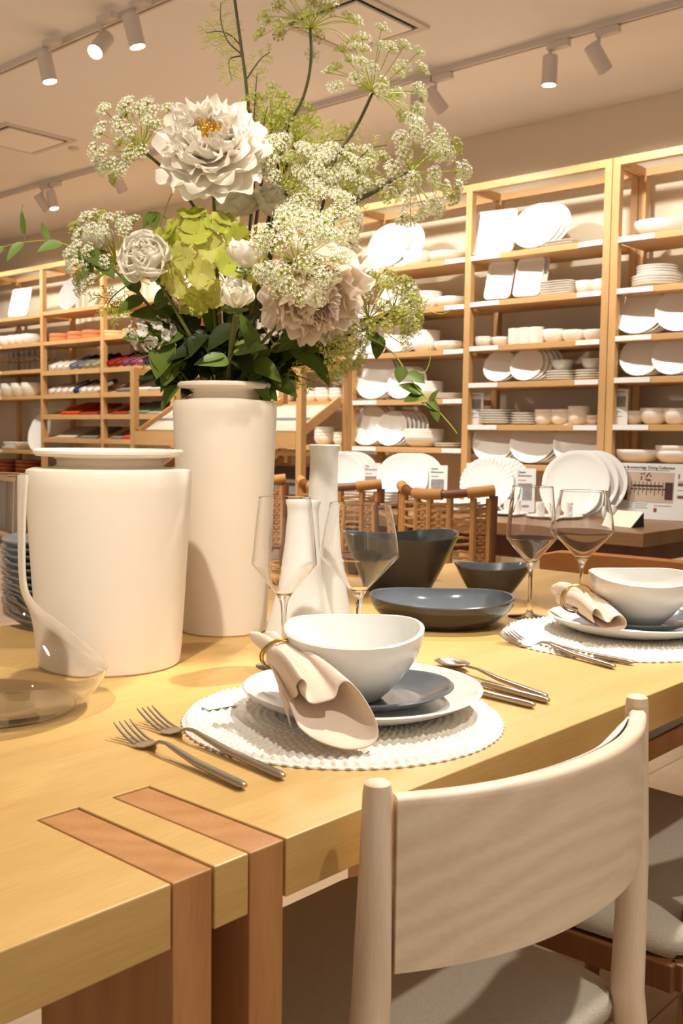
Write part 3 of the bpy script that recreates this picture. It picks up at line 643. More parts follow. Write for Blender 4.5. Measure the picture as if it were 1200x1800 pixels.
# slatted wooden display rack with tilted trays
def rack():
    t = thing('display_rack', (3.9, 3.78, 0), 'light wood display rack with tilted trays standing between the bouquet and the wall shelves', 'display rack')
    xa, xb, ya, yb, zt = 3.88, 4.24, 3.80, 5.24, 1.485
    ym = 4.30; y2 = 4.72
    for x in (xa, xb):
        for y in (ya, y2 if x == xa else ym, yb):
            if x == xa and y == y2: continue
            MB().box((x-.02, y-.02, 0), (x+.02, y+.02, zt)).build('post', SHELFV, t, smooth=False, bevel=.002)
    for y in (ya, yb): MB().box((xa+.021, y-.018, zt-.045), (xb-.021, y+.018, zt-.005)).build('top_rail', SHELF, t, smooth=False)
    MB().box((xb-.015, ya+.021, zt-.045), (xb+.015, yb-.021, zt-.005)).build('top_rail', SHELF, t, smooth=False)
    for z0, z1 in ((1.06, 1.27), (.72, .93)):
        a = atan2(z1-z0, xb-xa); L = sqrt((xb-xa)**2+(z1-z0)**2)
        for (u, v) in ((ya+.022, ym-.01), (ym+.03, yb-.022)):
            M = Matrix.Translation((xa+.0, 0, z0)) @ Matrix.Rotation(-a, 4, 'Y')
            tr = MB().box((0.022, u, -.012), (L-.022, v, 0), M).build('tray', SHELF, t, smooth=False)
            for w0 in (u, v-.014): MB().box((.022, w0, .0005), (L-.022, w0+.014, .04), M).build('tray_side', SHELF, tr, smooth=False)
            MB().box((xa-.019, u, z0-.05), (xa-.004, v, z0+.035)).build('tray_front', SHELF, tr, smooth=False)
    for z in (.99, .62):
        MB().box((xa+.0205, ya+.021, z-.02), (xb-.0205, yb-.021, z)).build('shelf', SHELF, t, smooth=False)
    # linens on the trays
    for q, (z0, z1, u, v, c1, nm) in enumerate(((1.06, 1.27, 3.85, 4.26, 'oatmeal', 'cream table runner with a grey stripe on the upper tray behind the tall vase'), (.72, .93, 3.85, 4.26, 'grey', 'grey folded cloth on the lower tray behind the slim bottle vase'), (1.06, 1.27, 4.4, 5.18, 'oatmeal', 'cream folded cloth on the left upper tray of the display rack'))):
        a = atan2(z1-z0, xb-xa); M = Matrix.Translation((xa, 0, z0+.002)) @ Matrix.Rotation(-a, 4, 'Y')
        b = thing('folded_cloth', (xa, u, z0), nm, 'cloth')
        MB().box((.05, u, .001), (.33, v, .02), M).build('cloth', LM[c1], b, smooth=False, bevel=.006)
        MB().box((.16, u-.0005, .0201), (.19, v+.0005, .0212), M).build('stripe', LM['slate' if q != 1 else 'white'], b, smooth=False)
    for q, (y, n) in enumerate(((4.0, 4), (4.55, 3))):
        for j in range(n):
            place('cbowl', (4.02, y, .991+j*.0), (0, 0, 0), '', 'bowl') if False else None
rack()

# ---------------------------------------------------------------- the oak table
EY = .565; g = .0019
F1, F2, NY = (.451, .488), (.5258, .5625), .741
t = thing('dining_table', (.5, EY, 0), 'big pale oak dining table in the foreground, with darker leg boards set through its top', 'table')
X0, X1, Y1 = -.75, 2.19, 1.54
poly = [(X0, EY)]
def notch(a, b, y0, y1, s): return [(a-g, y0), (a-g, y1+g*s), (b+g, y1+g*s), (b+g, y0)]
poly += notch(*F1, EY, NY, 1)+notch(*F2, EY, NY, 1)
G1, G2 = (1.74, 1.777), (1.815, 1.852)
poly += notch(*G1, EY, NY, 1)+notch(*G2, EY, NY, 1)
poly += [(X1, EY), (X1, Y1), (G2[1]+g, Y1), (G2[1]+g, Y1-.177), (G2[0]-g, Y1-.177), (G2[0]-g, Y1), (G1[1]+g, Y1), (G1[1]+g, Y1-.177), (G1[0]-g, Y1-.177), (G1[0]-g, Y1),
         (F2[1]+g, Y1), (F2[1]+g, Y1-.177), (F2[0]-g, Y1-.177), (F2[0]-g, Y1), (F1[1]+g, Y1), (F1[1]+g, Y1-.177), (F1[0]-g, Y1-.177), (F1[0]-g, Y1), (X0, Y1)]
top = MB().prism(poly, .7115, TZ).build('tabletop', OAK, t, smooth=False)
mo = top.modifiers.new('b', 'BEVEL'); mo.width = .0012; mo.segments = 2; mo.limit_method = 'ANGLE'
for a, b in (F1, F2, G1, G2):
    for y0, y1 in ((EY+.0005, NY), (Y1-.177+g, Y1-.0005)):
        MB().box((a, y0, 0), (b, y1, TZ-.0006)).build('leg', LEGW, t, smooth=False, bevel=.0015)

# ---------------------------------------------------------------- crocks and bottles
def vase(name, c, prof, m, label, cat='vase', n=72): return one(MB().lathe(prof, n, c), name, m, c, label, cat, ang=35)
bc = Vector((*((on_z(194, 1192).xy)+ray(194, 1192).xy.normalized()*.097), TZ))
vase('stoneware_crock', bc, [(0, .003), (.088, .003), (.0935, 0), (.0965, .003), (.0985, .02), (.1035, .10), (.109, .19), (.112, .245), (.1125, .262), (.1105, .2695), (.104, .2715), (.078, .2725), (.0705, .276), (.0705, .283), (.0755, .2865), (.098, .2885), (.1015, .292), (.1015, .2955), (.098, .298), (.074, .298), (.068, .294), (.066, .27), (.1, .255), (.106, .24), (.092, .02), (0, .012)], CREAM, 'wide cream stoneware crock with a flat flared rim, left of the flower vase')
tc_ = Vector((*((on_z(394, 1121).xy)+ray(394, 1121).xy.normalized()*.069), TZ)); RB = (tc_-CAM).dot(FO)
vase('tall_vase', tc_, [(0, .003), (.062, .003), (.067, 0), (.0695, .003), (.071, .03), (.0755, .15), (.081, .29), (.0835, .355), (.0835, .368), (.081, .3735), (.064, .375), (.056, .378), (.054, .386), (.058, .391), (.074, .393), (.0765, .3965), (.0765, .4), (.073, .403), (.055, .402), (.049, .396), (.049, .376), (.072, .362), (.077, .35), (.065, .03), (0, .014)], CREAM2, 'tall cream stoneware vase holding the flower bouquet')
def lean_lathe(prof, c, n=40, bend=(0, 0), H=.3):
    mb = MB().lathe(prof, n, (0, 0, 0))
    mb.v = [Vector((v.x+bend[0]*(v.z/H)**1.6, v.y+bend[1]*(v.z/H)**1.6, v.z))+Vector(c) for v in mb.v]; return mb
b1 = Vector((*((on_z(562, 1092).xy)), TZ))
one(lean_lathe([(0, 0), (.052, 0), (.055, .004), (.051, .025), (.042, .07), (.033, .12), (.0265, .18), (.0245, .24), (.0235, .288), (.0265, .298), (.0275, .303), (.0255, .305), (.0215, .300), (.0205, .25), (.03, .1), (.04, .02), (0, .01)], b1, bend=(.004, -.003)), 'bottle_vase', BOTTLE, b1, 'tallest slim off-white ceramic bottle vase, with a rim above the wine glasses', 'vase')
b2 = Vector((*(on_z(528, 1118).xy), TZ))
one(lean_lathe([(0, 0), (.054, 0), (.057, .004), (.052, .025), (.043, .06), (.034, .10), (.028, .15), (.0245, .195), (.0255, .208), (.028, .214), (.0275, .217), (.0245, .216), (.0215, .205), (.024, .15), (.036, .07), (.045, .02), (0, .01)], b2, bend=(.003, 0), H=.2), 'bottle_vase', WHITE, b2, 'shorter white ceramic bottle vase seen through the left wine glass', 'vase')

# ---------------------------------------------------------------- glasses
def wine(loc, kind, label):
    if kind == 'A': o_ = [(.0, 0), (.038, 0), (.0385, .0012), (.03, .0025), (.012, .0045), (.0052, .010), (.0037, .02), (.0034, .06), (.0038, .082), (.006, .092), (.0105, .100), (.028, .122), (.0435, .1405), (.0452, .1445), (.0446, .149), (.0415, .185), (.0362, .2345)]; 
    else: o_ = [(.0, 0), (.040, 0), (.0405, .0012), (.032, .0025), (.012, .0045), (.0052, .010), (.0038, .02), (.0036, .055), (.0042, .075), (.0068, .084), (.012, .0925), (.034, .117), (.0565, .1405), (.0590, .1445), (.0586, .149), (.0540, .180), (.0445, .2215)]
    kk = 10 if kind == 'A' else 10
    low, hi = chaikin(o_[:kk+1], 2), chaikin(o_[kk:], 3)
    inn = shell(hi, 3, .0008); zt = hi[-1][1]; lip = (hi[-1][0]-.0004, zt+.0003)
    prof = low+hi[1:]+[lip]+inn+[(inn[-1][0]*.5, inn[-1][1]-.0022), (0, inn[-1][1]-.003)]
    return one(MB().lathe(prof, 96, loc), 'wine_glass', GLASS, loc, label, 'wine glass', ang=50)
wine(on_z(498, 1171), 'A', 'narrower clear wine glass in front of the white bottle vase, beside the blush napkin')
wine(on_z(629, 1147), 'B', 'wide clear wine glass behind the near white bowl, in front of the dark serving bowl')
wine(on_z(930, 1085), 'A', 'narrower clear wine glass behind the right placemat, its foot in plain view')
g4 = at(1029, 771, 1.95); wine(Vector((g4.x, g4.y, TZ)), 'B', 'wide clear wine glass behind the right napkin, rightmost of the four')
# decanter
dc = Vector((*(at(-6, 760, 1.168).xy), TZ))
dp = [(0, .004), (.05, .003), (.085, 0), (.098, .008), (.115, .028), (.1225, .043), (.1215, .050), (.11, .062), (.075, .093), (.045, .118), (.034, .132), (.0305, .15), (.030, .18), (.0315, .23), (.0345, .272)]
dh = chaikin(dp[2:], 3); dinn = shell(dh, 4, .0022)
one(MB().lathe(dp[:2]+dh+[(.0335, .2724)]+dinn+[(.05, .008), (0, .009)], 110, dc), 'glass_decanter', GLASS, dc, 'clear glass decanter with a wide flat base at the left edge', 'decanter', ang=50)

# ---------------------------------------------------------------- dark ware
def organic(prof_fn, c, mo, mi, name, label, cat, rx, ry, rot, wave=(.0, 0, 0), tri=0, n=72, t_=.005, h=.07, foot=.5, sq=0, tip=0):
    c = Vector(c)
    def shape(th, k):  # k 0 foot .. 1 rim
        a = th-rot; cx, sx_ = abs(cos(a)), abs(sin(a)); p = 2+sq*k
        rr = 1/((cx/rx)**p+(sx_/ry)**p)**(1/p)
        return rr*(1+tri*k*cos(3*a))
    Z = [0, .004, .04, .12, .25, .42, .6, .78, .92, 1]
    outp = []
    for i, k in enumerate(Z): outp.append((prof_fn(k, foot), k*h, k))
    def ring(s_, z, k, inset=0): return [c+Vector(((shape(2*pi*j/n, k)*s_-inset)*cos(2*pi*j/n), (shape(2*pi*j/n, k)*s_-inset)*sin(2*pi*j/n), z+(wave[0]*k**3*cos(2*(2*pi*j/n-wave[1]))+tip*k**3*cos(2*pi*j/n-wave[2])))) for j in range(n)]
    P = [ring(s_, z, k) for s_, z, k in outp]+[ring(outp[-1][0], h+.0015, 1, t_*.5)]
    mb = MB(); mb.add([p for r in P for p in r], [(i*n+j, i*n+(j+1) % n, (i+1)*n+(j+1) % n, (i+1)*n+j) for i in range(len(P)-1) for j in range(n)]+[tuple(range(n-1, -1, -1))])
    Q = [ring(outp[-1][0], h+.0015, 1, t_*.5)]+[ring(s_, max(z+.001, .005), k, t_) for s_, z, k in reversed(outp[2:])]
    o = len(mb.v); mb.cur = 1
    mb.add([p for r in Q for p in r], [(i*n+j, i*n+(j+1) % n, (i+1)*n+(j+1) % n, (i+1)*n+j) for i in range(len(Q)-1) for j in range(n)]+[tuple((len(Q)-1)*n+j for j in range(n))])
    return one(mb, name, [mo, mi], c, label, cat, ang=50)
cone = lambda k, f: f+(1-f)*k**.9
round_ = lambda k, f: f+(1-f)*(1-(1-k)**1.9)
av = YAW-pi/2       # direction of the image's right in plan
organic(cone, on_z(700, 1038), DARK, DARKI, 'serving_bowl', 'tall dark slate serving bowl with a wavy square rim, behind the wide wine glass', 'bowl', .122, .095, av, wave=(.006, av+.3, 0), sq=1.2, h=.118, foot=.52)
organic(cone, on_z(862, 1052), DARK, DARKI, 'small_dark_bowl', 'small dark slate bowl with a pointed rim, left of the tall wine glass', 'bowl', .077, .062, av, wave=(.003, av, 0), tri=.05, sq=.6, h=.066, foot=.42)
organic(round_, on_z(775, 1098), DARK, DARKI, 'oval_serving_bowl', 'low oval dark slate serving bowl between the near white bowl and the small dark bowl', 'bowl', .124, .102, av, wave=(.003, av, YAW), tip=.002, h=.048, foot=.62, sq=.3)
sp = on_z(102, 1092)
proto('dplate', 'slate_plate', DARKI, plate_prof(.088, .016, .005), 40, fn=lambda th, r, z, i: (r*(1+.02*cos(3*th)), z))
for j in range(12): place('dplate', (sp.x, sp.y, TZ+.0005+j*.0113), (0, 0, j*.7), f'slate grey plate, {(["bottom", "second up", "third up", "fourth up", "fifth up", "sixth up", "sixth from the top", "fifth from the top", "fourth from the top", "third from the top", "second from the top", "topmost"])[j]} in the stack behind the decanter', 'plate', 'slate plates stacked behind the decanter')

# ---------------------------------------------------------------- place settings
MAT1 = mat('placemat_fibre', rgb(236, 228, 214), .9, spec=.1, vary=.14, nscale=120, bump=.3, bscale=300)
def placemat(c, label):
    c = Vector(c); RR = .18; n = 540; rings = 74; mb = MB(); P = []
    wv = 21                                    # coils
    for i in range(rings):
        f = i/(rings-1); row = []
        for j in range(n):
            th = 2*pi*j/n; r = RR*f
            coil = (f*wv+th/(2*pi)) % 1
            per = max(6, int(r*2*pi/.011)) if f > .02 else 6
            ii = int(f*wv+th/(2*pi)); per = max(6, int(2*pi*(ii+.5)*RR/wv/.0105))
            br = cos(per*th+(3.1 if ii % 2 else 0)+2.6*(coil-.5))
            hgt = .0042+.0026*sin(pi*coil)**.7+.0018*br*sin(pi*coil)
            edge = 1
            if f > .985: hgt *= .35
            rr = r*(1+.010*(f > .93)*cos(th*90))
            row.append(c+Vector((rr*cos(th), rr*sin(th), hgt)))
        P.append(row)
    P.append([c+Vector((RR*cos(2*pi*j/n), RR*sin(2*pi*j/n), .0003)) for j in range(n)])
    k = len(P)
    mb.add([p for r in P for p in r], [(i*n+j, i*n+(j+1) % n, (i+1)*n+(j+1) % n, (i+1)*n+j) for i in range(k-1) for j in range(n)])
    return one(mb, 'placemat', MAT1, c, label, 'placemat', 'round braided white placemats', ang=180)
mc1 = Vector((.853, .765, TZ)); pm1 = placemat(mc1, 'round braided white placemat under the near place setting')
mc2 = Vector((1.512, .772, TZ)); m2 = pm1.copy(); COL.objects.link(m2); m2.location = mc2; m2.rotation_euler.z = 1; m2['label'] = 'round braided white placemat at the right edge under the far place setting'
ZM = TZ+.0088
def setting(c, bowl_c, side, s=1):
    c = Vector(c)
    p = organic(lambda k, f: f+(1-f)*k**.55, (c.x, c.y, ZM), WHITEO, WHITE, 'dinner_plate', f'greige white dinner plate on the {side} placemat', 'plate', .139, .137, av, wave=(.002, av+.5, 0), h=.023, foot=.56, tri=.01)
    q = organic(lambda k, f: f+(1-f)*k**.6, (c.x+.004, c.y-.002, ZM+.0065), DARKI, DARKI, 'salad_plate', f'dark slate salad plate between the white bowl and plate of the {side} setting', 'plate', .1, .094, av, wave=(.002, av, 0), h=.018, foot=.5, tri=.03, sq=.3)
    b = organic(round_, bowl_c, WHITEO, WHITE, 'cereal_bowl', f'greige white bowl with a wavy rim on top of the {side} setting', 'bowl', .080, .085, av, tip=.004, wave=(.0035, av+.15, YAW), h=.079, foot=.42, tri=.03, sq=.4)
setting((.886, .767), (.874, .771, ZM+.0125), 'near'); setting((1.556, .762), (1.552, .750, ZM+.0125), 'right')

def cutlery(p, q, kind, label, z=TZ, group=None):      # p = handle end, q = business end, on the table
    p, q = Vector((p[0], p[1], 0)), Vector((q[0], q[1], 0)); d = (q-p); L = d.length; d.normalize(); sd = Vector((-d.y, d.x, 0)); b = p
    t = thing({'fork': 'fork', 'knife': 'knife', 'spoon': 'spoon'}[kind], (p.x, p.y, z), label, kind, group)
    def ribbon(rows, name):      # rows (s, w, z, th)
        mb = MB(); vs = []; m = len(rows)
        for s, w, zz, th in rows:
            for (u, v) in ((-w/2, -th*.25), (-w*.36, -th/2), (w*.36, -th/2), (w/2, -th*.25), (w/2, th*.25), (w*.36, th/2), (-w*.36, th/2), (-w/2, th*.25)): vs.append(Vector((b.x, b.y, z+zz+v))+d*s+sd*u)
        fs = [(i*8+j, i*8+(j+1) % 8, i*8+8+(j+1) % 8, i*8+8+j) for i in range(m-1) for j in range(8)]+[tuple(range(7, -1, -1)), tuple((m-1)*8+j for j in range(8))]
        mb.add(vs, fs).build(name, STEEL, t, ang=50)
    if kind == 'fork':
        ribbon([(0, .006, .0045, .003), (.003, .0088, .0045, .005), (.01, .0095, .0045, .0055), (L*.35, .009, .0062, .005), (L*.52, .0065, .0105, .004), (L*.6, .0042, .0128, .0032), (L*.66, .0045, .0115, .003), (L*.70, .009, .0065, .0022), (L*.73, .017, .0035, .0018), (L*.765, .0235, .0026, .0018), (L*.80, .0245, .003, .0018), (L*.805, .0243, .0032, .0018)], 'handle')
        for k in (-1.5, -.5, .5, 1.5):
            mb = MB(); pts = [Vector((b.x, b.y, z))+d*(L*s)+sd*(k*.0064)+Vector((0, 0, zz)) for s, zz in ((.80, .0032), (.86, .0052), (.92, .009), (.97, .0135), (1, .0165))]
            mb.tube(pts, [.0021, .002, .0018, .0015, .0008], 6, flat=.6).build('tine', STEEL, t)
    elif kind == 'knife':
        ribbon([(0, .006, .0045, .004), (.003, .009, .0045, .006), (.01, .0098, .0045, .0065), (L*.4, .0085, .005, .006), (L*.5, .007, .005, .005)], 'handle')
        ribbon([(L*.501, .008, .005, .0035), (L*.56, .013, .0045, .0022), (L*.8, .018, .004, .0015), (L*.95, .014, .004, .0012), (L, .004, .004, .001)], 'blade')
    else:
        ribbon([(0, .006, .0045, .003), (.003, .0088, .0045, .005), (.01, .0095, .0045, .0055), (L*.4, .0085, .0065, .0045), (L*.6, .005, .011, .0035), (L*.72, .0045, .0105, .003)], 'handle')
        P = []
        for i in range(11):
            s = -1+2*i/10; w = .019*sqrt(max(0, 1-s*s))**.8*(1+.12*s); row = []
            for j in range(9):
                u = -1+2*j/8; row.append(Vector((b.x, b.y, z+.0095-.007*(1-u*u)*(1-s*s)+.002*(s < 0)*-s))+d*(L*.72+.03+.03*s)+sd*u*w)
            P.append(row)
        MB().grid(P).build('bowl', STEEL, t, solid=.0014)
cutlery((.616, .670), (.640, .888), 'fork', 'steel salad fork nearest the table edge, left of the near placemat', group='forks'); cutlery((.659, .664), (.690, .915), 'fork', 'longer steel dinner fork touching the edge of the near placemat', group='forks')
cutlery((1.045, .633), (1.06, .87), 'knife', 'steel knife nearest the near plate, right of the near placemat')
cutlery((1.076, .632), (1.104, .84), 'knife', 'steel knife in the middle of the cutlery right of the near placemat')
cutlery((1.093, .645), (1.158, .858), 'spoon', 'steel spoon outermost on the right of the near placemat', group=None)
cutlery((1.306, .664), (1.372, .882), 'fork', 'steel fork with its tines fully visible, left of the right placemat'); cutlery((1.348, .657), (1.352, .885), 'fork', 'steel fork tucked against the edge of the right placemat')

# ---------------------------------------------------------------- napkins
def napkin(mouth, ring, tail, label, rlabel, rr, tails):
    """mouth: [Vector] open edge curve; ring: (centre, axis); loft mouth -> ring -> tails"""
    rc, ax = ring; ax = ax.normalized(); n = len(mouth)
    u = ax.cross(Vector((0, 0, 1))).normalized(); v = u.cross(ax)
    if v.z < 0: v = -v
    cen = sum(mouth, Vector())/n
    rp = []
    for i, m in enumerate(mouth):
        f = i/(n-1); a = -pi*.5+2*pi*f*1.45
        rad = rr*(1-.3*f)
        rp.append(rc+u*cos(a)*rad+v*sin(a)*rad*.8)
    # keep winding consistent with mouth by choosing nearest direction
    rp = []
    for m in mouth:
        w = m-cen; a, b_ = w.dot(u), w.dot(v); k = rr/max(sqrt(a*a+b_*b_), rr*.4)
        rp.append(rc+u*a*k*.95+v*b_*k*.8)
    t = thing('napkin', rc, label, 'napkin', 'blush linen napkins in brass rings')
    P = []
    for i in range(15):
        s = i/14; e = s**1.5
        P.append([Vector(rp[j]).lerp(mouth[j], .18*s+.82*s**1.25 if True else e)+Vector((0, 0, .006*sin(pi*s))) for j in range(n)])
    MB().grid(P).build('cloth', LINEN, t, solid=.0022, sub=1)
    for q_ in (1, 2):
        mo2 = [m.lerp(cen, .045*q_)+(rc-cen).normalized()*.006*q_ for m in mouth]
        MB().grid([[Vector(rp[j]).lerp(mo2[j], .5+.5*i/6) for j in range(n)] for i in range(7)]).build('cloth_fold', LINEN, t, solid=.0018, sub=1)
    for (tp, r0) in tails:
        pts = spl([rc-(-ax)*.004+(tp[0]-rc)*.0]+tp, 6); m_ = len(pts)
        mb = MB(); mb.tube(pts, [r0*(.75+.35*sin(pi*min(1, (i/(m_-1))*1.1)))*(1 if i < m_-3 else .8-.25*(i-m_+3)) for i in range(m_)], 12, flat=.7); mb.build('tail', LINEN, t, sub=1)
    q = thing('napkin_ring', rc, rlabel, 'napkin ring', 'brass napkin rings')
    for k in range(3):
        ra = rr+.0035+.0006*k; tl = .16*(k-1)
        pts = [rc+ax*(.003*(k-1))+u*ra*cos(a)+v*ra*.86*sin(a)+ax*(tl*ra*cos(a+k)) for a in [2*pi*i/40 for i in range(41)]]
        MB().tube(pts, .0011, 8, cap=False).build('band', GOLD, q)
    return t
def cam_plane(pts, c, D0):   # photo-measured outline of the open end, given as (x, y, depth)
    return [at(x, y, D0+d) for x, y, d in pts]
rc1 = at(492, 1150, 1.135)
m1 = spl(cam_plane([(512, 1282, .0), (508, 1256, .01), (512, 1232, .015), (524, 1222, .0), (520, 1206, -.0), (530, 1194, -.005), (540, 1204, -.005), (538, 1226, -.012), (548, 1238, -.014), (572, 1234, -.012), (590, 1226, -.008), (596, 1206, -.002), (610, 1198, .0), (628, 1212, -.002), (648, 1240, -.01), (664, 1274, -.016), (664, 1300, -.022), (648, 1314, -.03), (614, 1319, -.04), (580, 1312, -.04), (548, 1298, -.034), (524, 1278, -.028)], None, 1.045), 3)
napkin(m1, (rc1, at(450, 1115, 1.16)-at(575, 1250, 1.03)), None, 'blush linen napkin spilling over the near plate', 'twisted brass napkin ring on the near napkin', .0175,
       [([at(486, 1146, 1.135), at(462, 1128, 1.145), at(437, 1113, 1.15)], .0100), ([at(497, 1144, 1.14), at(484, 1126, 1.15), at(466, 1112, 1.16)], .0088)])
rc2 = at(1014, 1052, 1.69)
m2_ = spl(cam_plane([(1046, 1098, 0), (1040, 1080, 0), (1048, 1070, 0), (1058, 1080, 0), (1064, 1092, -.004), (1072, 1094, -.004), (1078, 1086, -.004), (1090, 1082, -.002), (1101, 1092, 0), (1099, 1104, -.002), (1084, 1110, -.006), (1062, 1107, -.006)], None, 1.56), 3)
napkin(m2_, (rc2, at(972, 1034, 1.73)-at(1075, 1094, 1.56)), None, 'blush linen napkin rolled across the right plate', 'brass napkin ring on the right napkin', .024,
       [([at(1008, 1048, 1.69), at(990, 1040, 1.71), at(968, 1033, 1.72)], .019), ([at(1010, 1058, 1.69), at(992, 1052, 1.70), at(976, 1044, 1.715)], .014)])
# price tag on the mat
pt = at(385, 1238, 1.165); pt = on_z(385, 1240, TZ+.0085)
tag_mb = MB().box((-.02, -.011, 0), (.02, .011, .0004), Matrix.Translation(pt) @ Matrix.Rotation(-.2, 4, 'Z'))
one(tag_mb, 'care_tag', LAB, pt, 'small white paper tag lying on the left edge of the near placemat', 'tag', smooth=False)

# ---------------------------------------------------------------- chairs
A, B = Vector((.630, .526)), Vector((1.044, .503)); dd = (B-A).normalized(); nn = Vector((dd.y, -dd.x)); LL = (B-A).length
t = thing('dining_chair', ((A.x+B.x)/2, .70, 0), 'pale ash dining chair with a curved wooden backrest, pushed up to the table in front', 'chair')
for P0, s in ((A, -1), (B, 1)):
    bx, by = P0.x, P0.y
    pts = [Vector((bx-s*0, by, .800)), Vector((bx, by, .798)), Vector((bx, by, .79)), Vector((bx+s*.001, by-.000, .74)), Vector((bx+s*.004, by+.0, .62)), Vector((bx+s*.010, by+.005, .46)), Vector((bx+s*.012, by-.03, .2)), Vector((bx+s*.013, by-.075, 0))]
    MB().tube(pts, [.0085, .0112, .0124, .0134, .0165, .019, .016, .012], 24).build('leg', ASHV, t)
P_ = []
N = 33
def bk(tt, b=.062): return A+dd*LL*tt+nn*b*(1-abs(2*tt-1)**2.2)
outer, inner = [], []
for i in range(N):
    tt = .03+.94*i/(N-1); c = bk(tt); tn = (bk(tt+.01)-bk(tt-.01)).normalized(); no = Vector((tn.y, -tn.x))
    outer.append(c+no*.009); inner.append(c-no*.009)
vs = []; NZ = 11
zt_, zb_ = .786, .636
rows = []
for (line, z) in [(outer, zb_+.004)]+[(outer, zb_+(zt_-zb_)*(.04+.92*k/8)) for k in range(9)]+[(outer, zt_-.002)]: rows.append([Vector((p.x, p.y, z)) for p in line])
rows += [[Vector(((o_.x*.82+i_.x*.18), (o_.y*.82+i_.y*.18), zt_+.0015)) for o_, i_ in zip(outer, inner)], [Vector(((o_.x*.18+i_.x*.82), (o_.y*.18+i_.y*.82), zt_+.0015)) for o_, i_ in zip(outer, inner)]]
for z in (zt_-.002, (zt_+zb_)/2, zb_+.004): rows.append([Vector((p.x, p.y, z)) for p in inner])
rows.append([Vector(((o_.x+i_.x)/2, (o_.y+i_.y)/2, zb_)) for o_, i_ in zip(outer, inner)])
mb = MB().grid(rows, closed_u=True)
k = len(rows); mb.add([], [])
mb.f += [tuple(i*N for i in range(k)), tuple(i*N+N-1 for i in range(k-1, -1, -1))]; mb.mi += [0, 0]
mb.build('backrest', ASH, t, ang=50)
# inner pad
pad = []
for i in range(25):
    tt = .18+.76*i/24; c = bk(tt); tn = (bk(tt+.01)-bk(tt-.01)).normalized(); no = Vector((tn.y, -tn.x)); ed = sqrt(max(0, 1-abs(2*i/24-1)**6))
    row = []
    for j in range(9):
        f = -1+2*j/8; z = .712+.076*f; th = .0105+.026*sqrt(max(0, 1-f**6))*ed
        q = c-no*th; row.append(Vector((q.x, q.y, z)))
    pad.append(row)
MB().grid(pad).build('back_pad', mat('white_boucle', rgb(222, 216, 212), .95, vary=.08, nscale=300, bump=1, bscale=600), t, sub=1, solid=-.004)
def seat_mb(x0, x1, y0, y1, nar, z0, z1, rd=.05, crown=.012):
    def shp(ins, z, cr=0):
        out = []
        for (sx, sy, a) in ((1, 1, 0), (-1, 1, pi/2), (-1, -1, pi), (1, -1, 1.5*pi)):
            for q in range(6):
                an = a+q*pi/10; cx = (x0+x1)/2; hw = (x1-x0)/2-ins; hd = (y1-y0)/2-ins
                px = sx*(hw-rd)+rd*cos(an); py = sy*(hd-rd)+rd*sin(an)
                k = 1-nar*(1-(py+hd)/(2*hd)); out.append(Vector((cx+px*k, (y0+y1)/2+py, z)))
        return out
    rows = [shp(.012, z0), shp(.002, z0+.006), shp(0, (z0+z1)/2), shp(.004, z1-.008), shp(.014, z1-.001), shp(.05, z1+crown*.4), shp(.12, z1+crown*.85)]
    n = 24; mb = MB().add([v for r in rows for v in r], [(i*n+j, i*n+(j+1) % n, (i+1)*n+(j+1) % n, (i+1)*n+j) for i in range(6) for j in range(n)]+[tuple(range(n-1, -1, -1)), tuple(6*n+j for j in range(n))])
    return mb
seat_mb(.585, 1.105, .515, .945, .13, .425, .462).build('seat', FAB, t, ang=70)
MB().bar((.61, .55, .395), (1.06, .53, .395), .022, .05).bar((.60, .92, .395), (1.09, .92, .395), .022, .05).bar((.61, .55, .395), (.60, .92, .395), .022, .05).bar((1.06, .53, .395), (1.09, .92, .395), .022, .05).build('seat_frame', ASHV, t, smooth=False)
for x in (.615, 1.075): MB().tube([(x, .905, .42), (x, .905, .2), (x, .92, 0)], [.018, .017, .012], 20).build('leg', ASHV, t)

t = thing('dining_chair', (1.45, .72, 0), 'brown wooden dining chair with a beige fabric seat, right of the pale chair', 'chair')
seat_mb(1.17, 1.72, .50, .93, .1, .43, .465).build('seat', FAB, t, ang=70)
MB().bar((1.2, .515, .412), (1.69, .515, .412), .02, .036).bar((1.185, .9, .412), (1.7, .9, .412), .02, .036).bar((1.2, .515, .412), (1.185, .9, .412), .02, .036).bar((1.69, .515, .412), (1.7, .9, .412), .02, .036).build('seat_frame', CHAIR2, t, smooth=False, bevel=.003)
for x, s in ((1.255, -1), (1.675, 1)):
    MB().tube([(x, .51, .80), (x, .505, .6), (x, .52, .42), (x, .47, 0)], [.012, .015, .017, .012], 16).build('leg', CHAIR2, t)
    MB().tube([(x, .87, .425), (x, .88, 0)], [.018, .012], 16).build('leg', mat('brown_leg_dark', rgb(112, 62, 30), .5), t)
rows = []
for z in (.64, .785):
    for s in (-1, 1): rows.append([Vector((1.255+.42*i/16, .51-.055*(1-(2*i/16-1)**2)+s*.009, z)) for i in range(17)])
rows = [rows[0], rows[2], rows[3], rows[1]]
MB().grid(rows, closed_u=True).build('backrest', CHAIR2, t, ang=40)

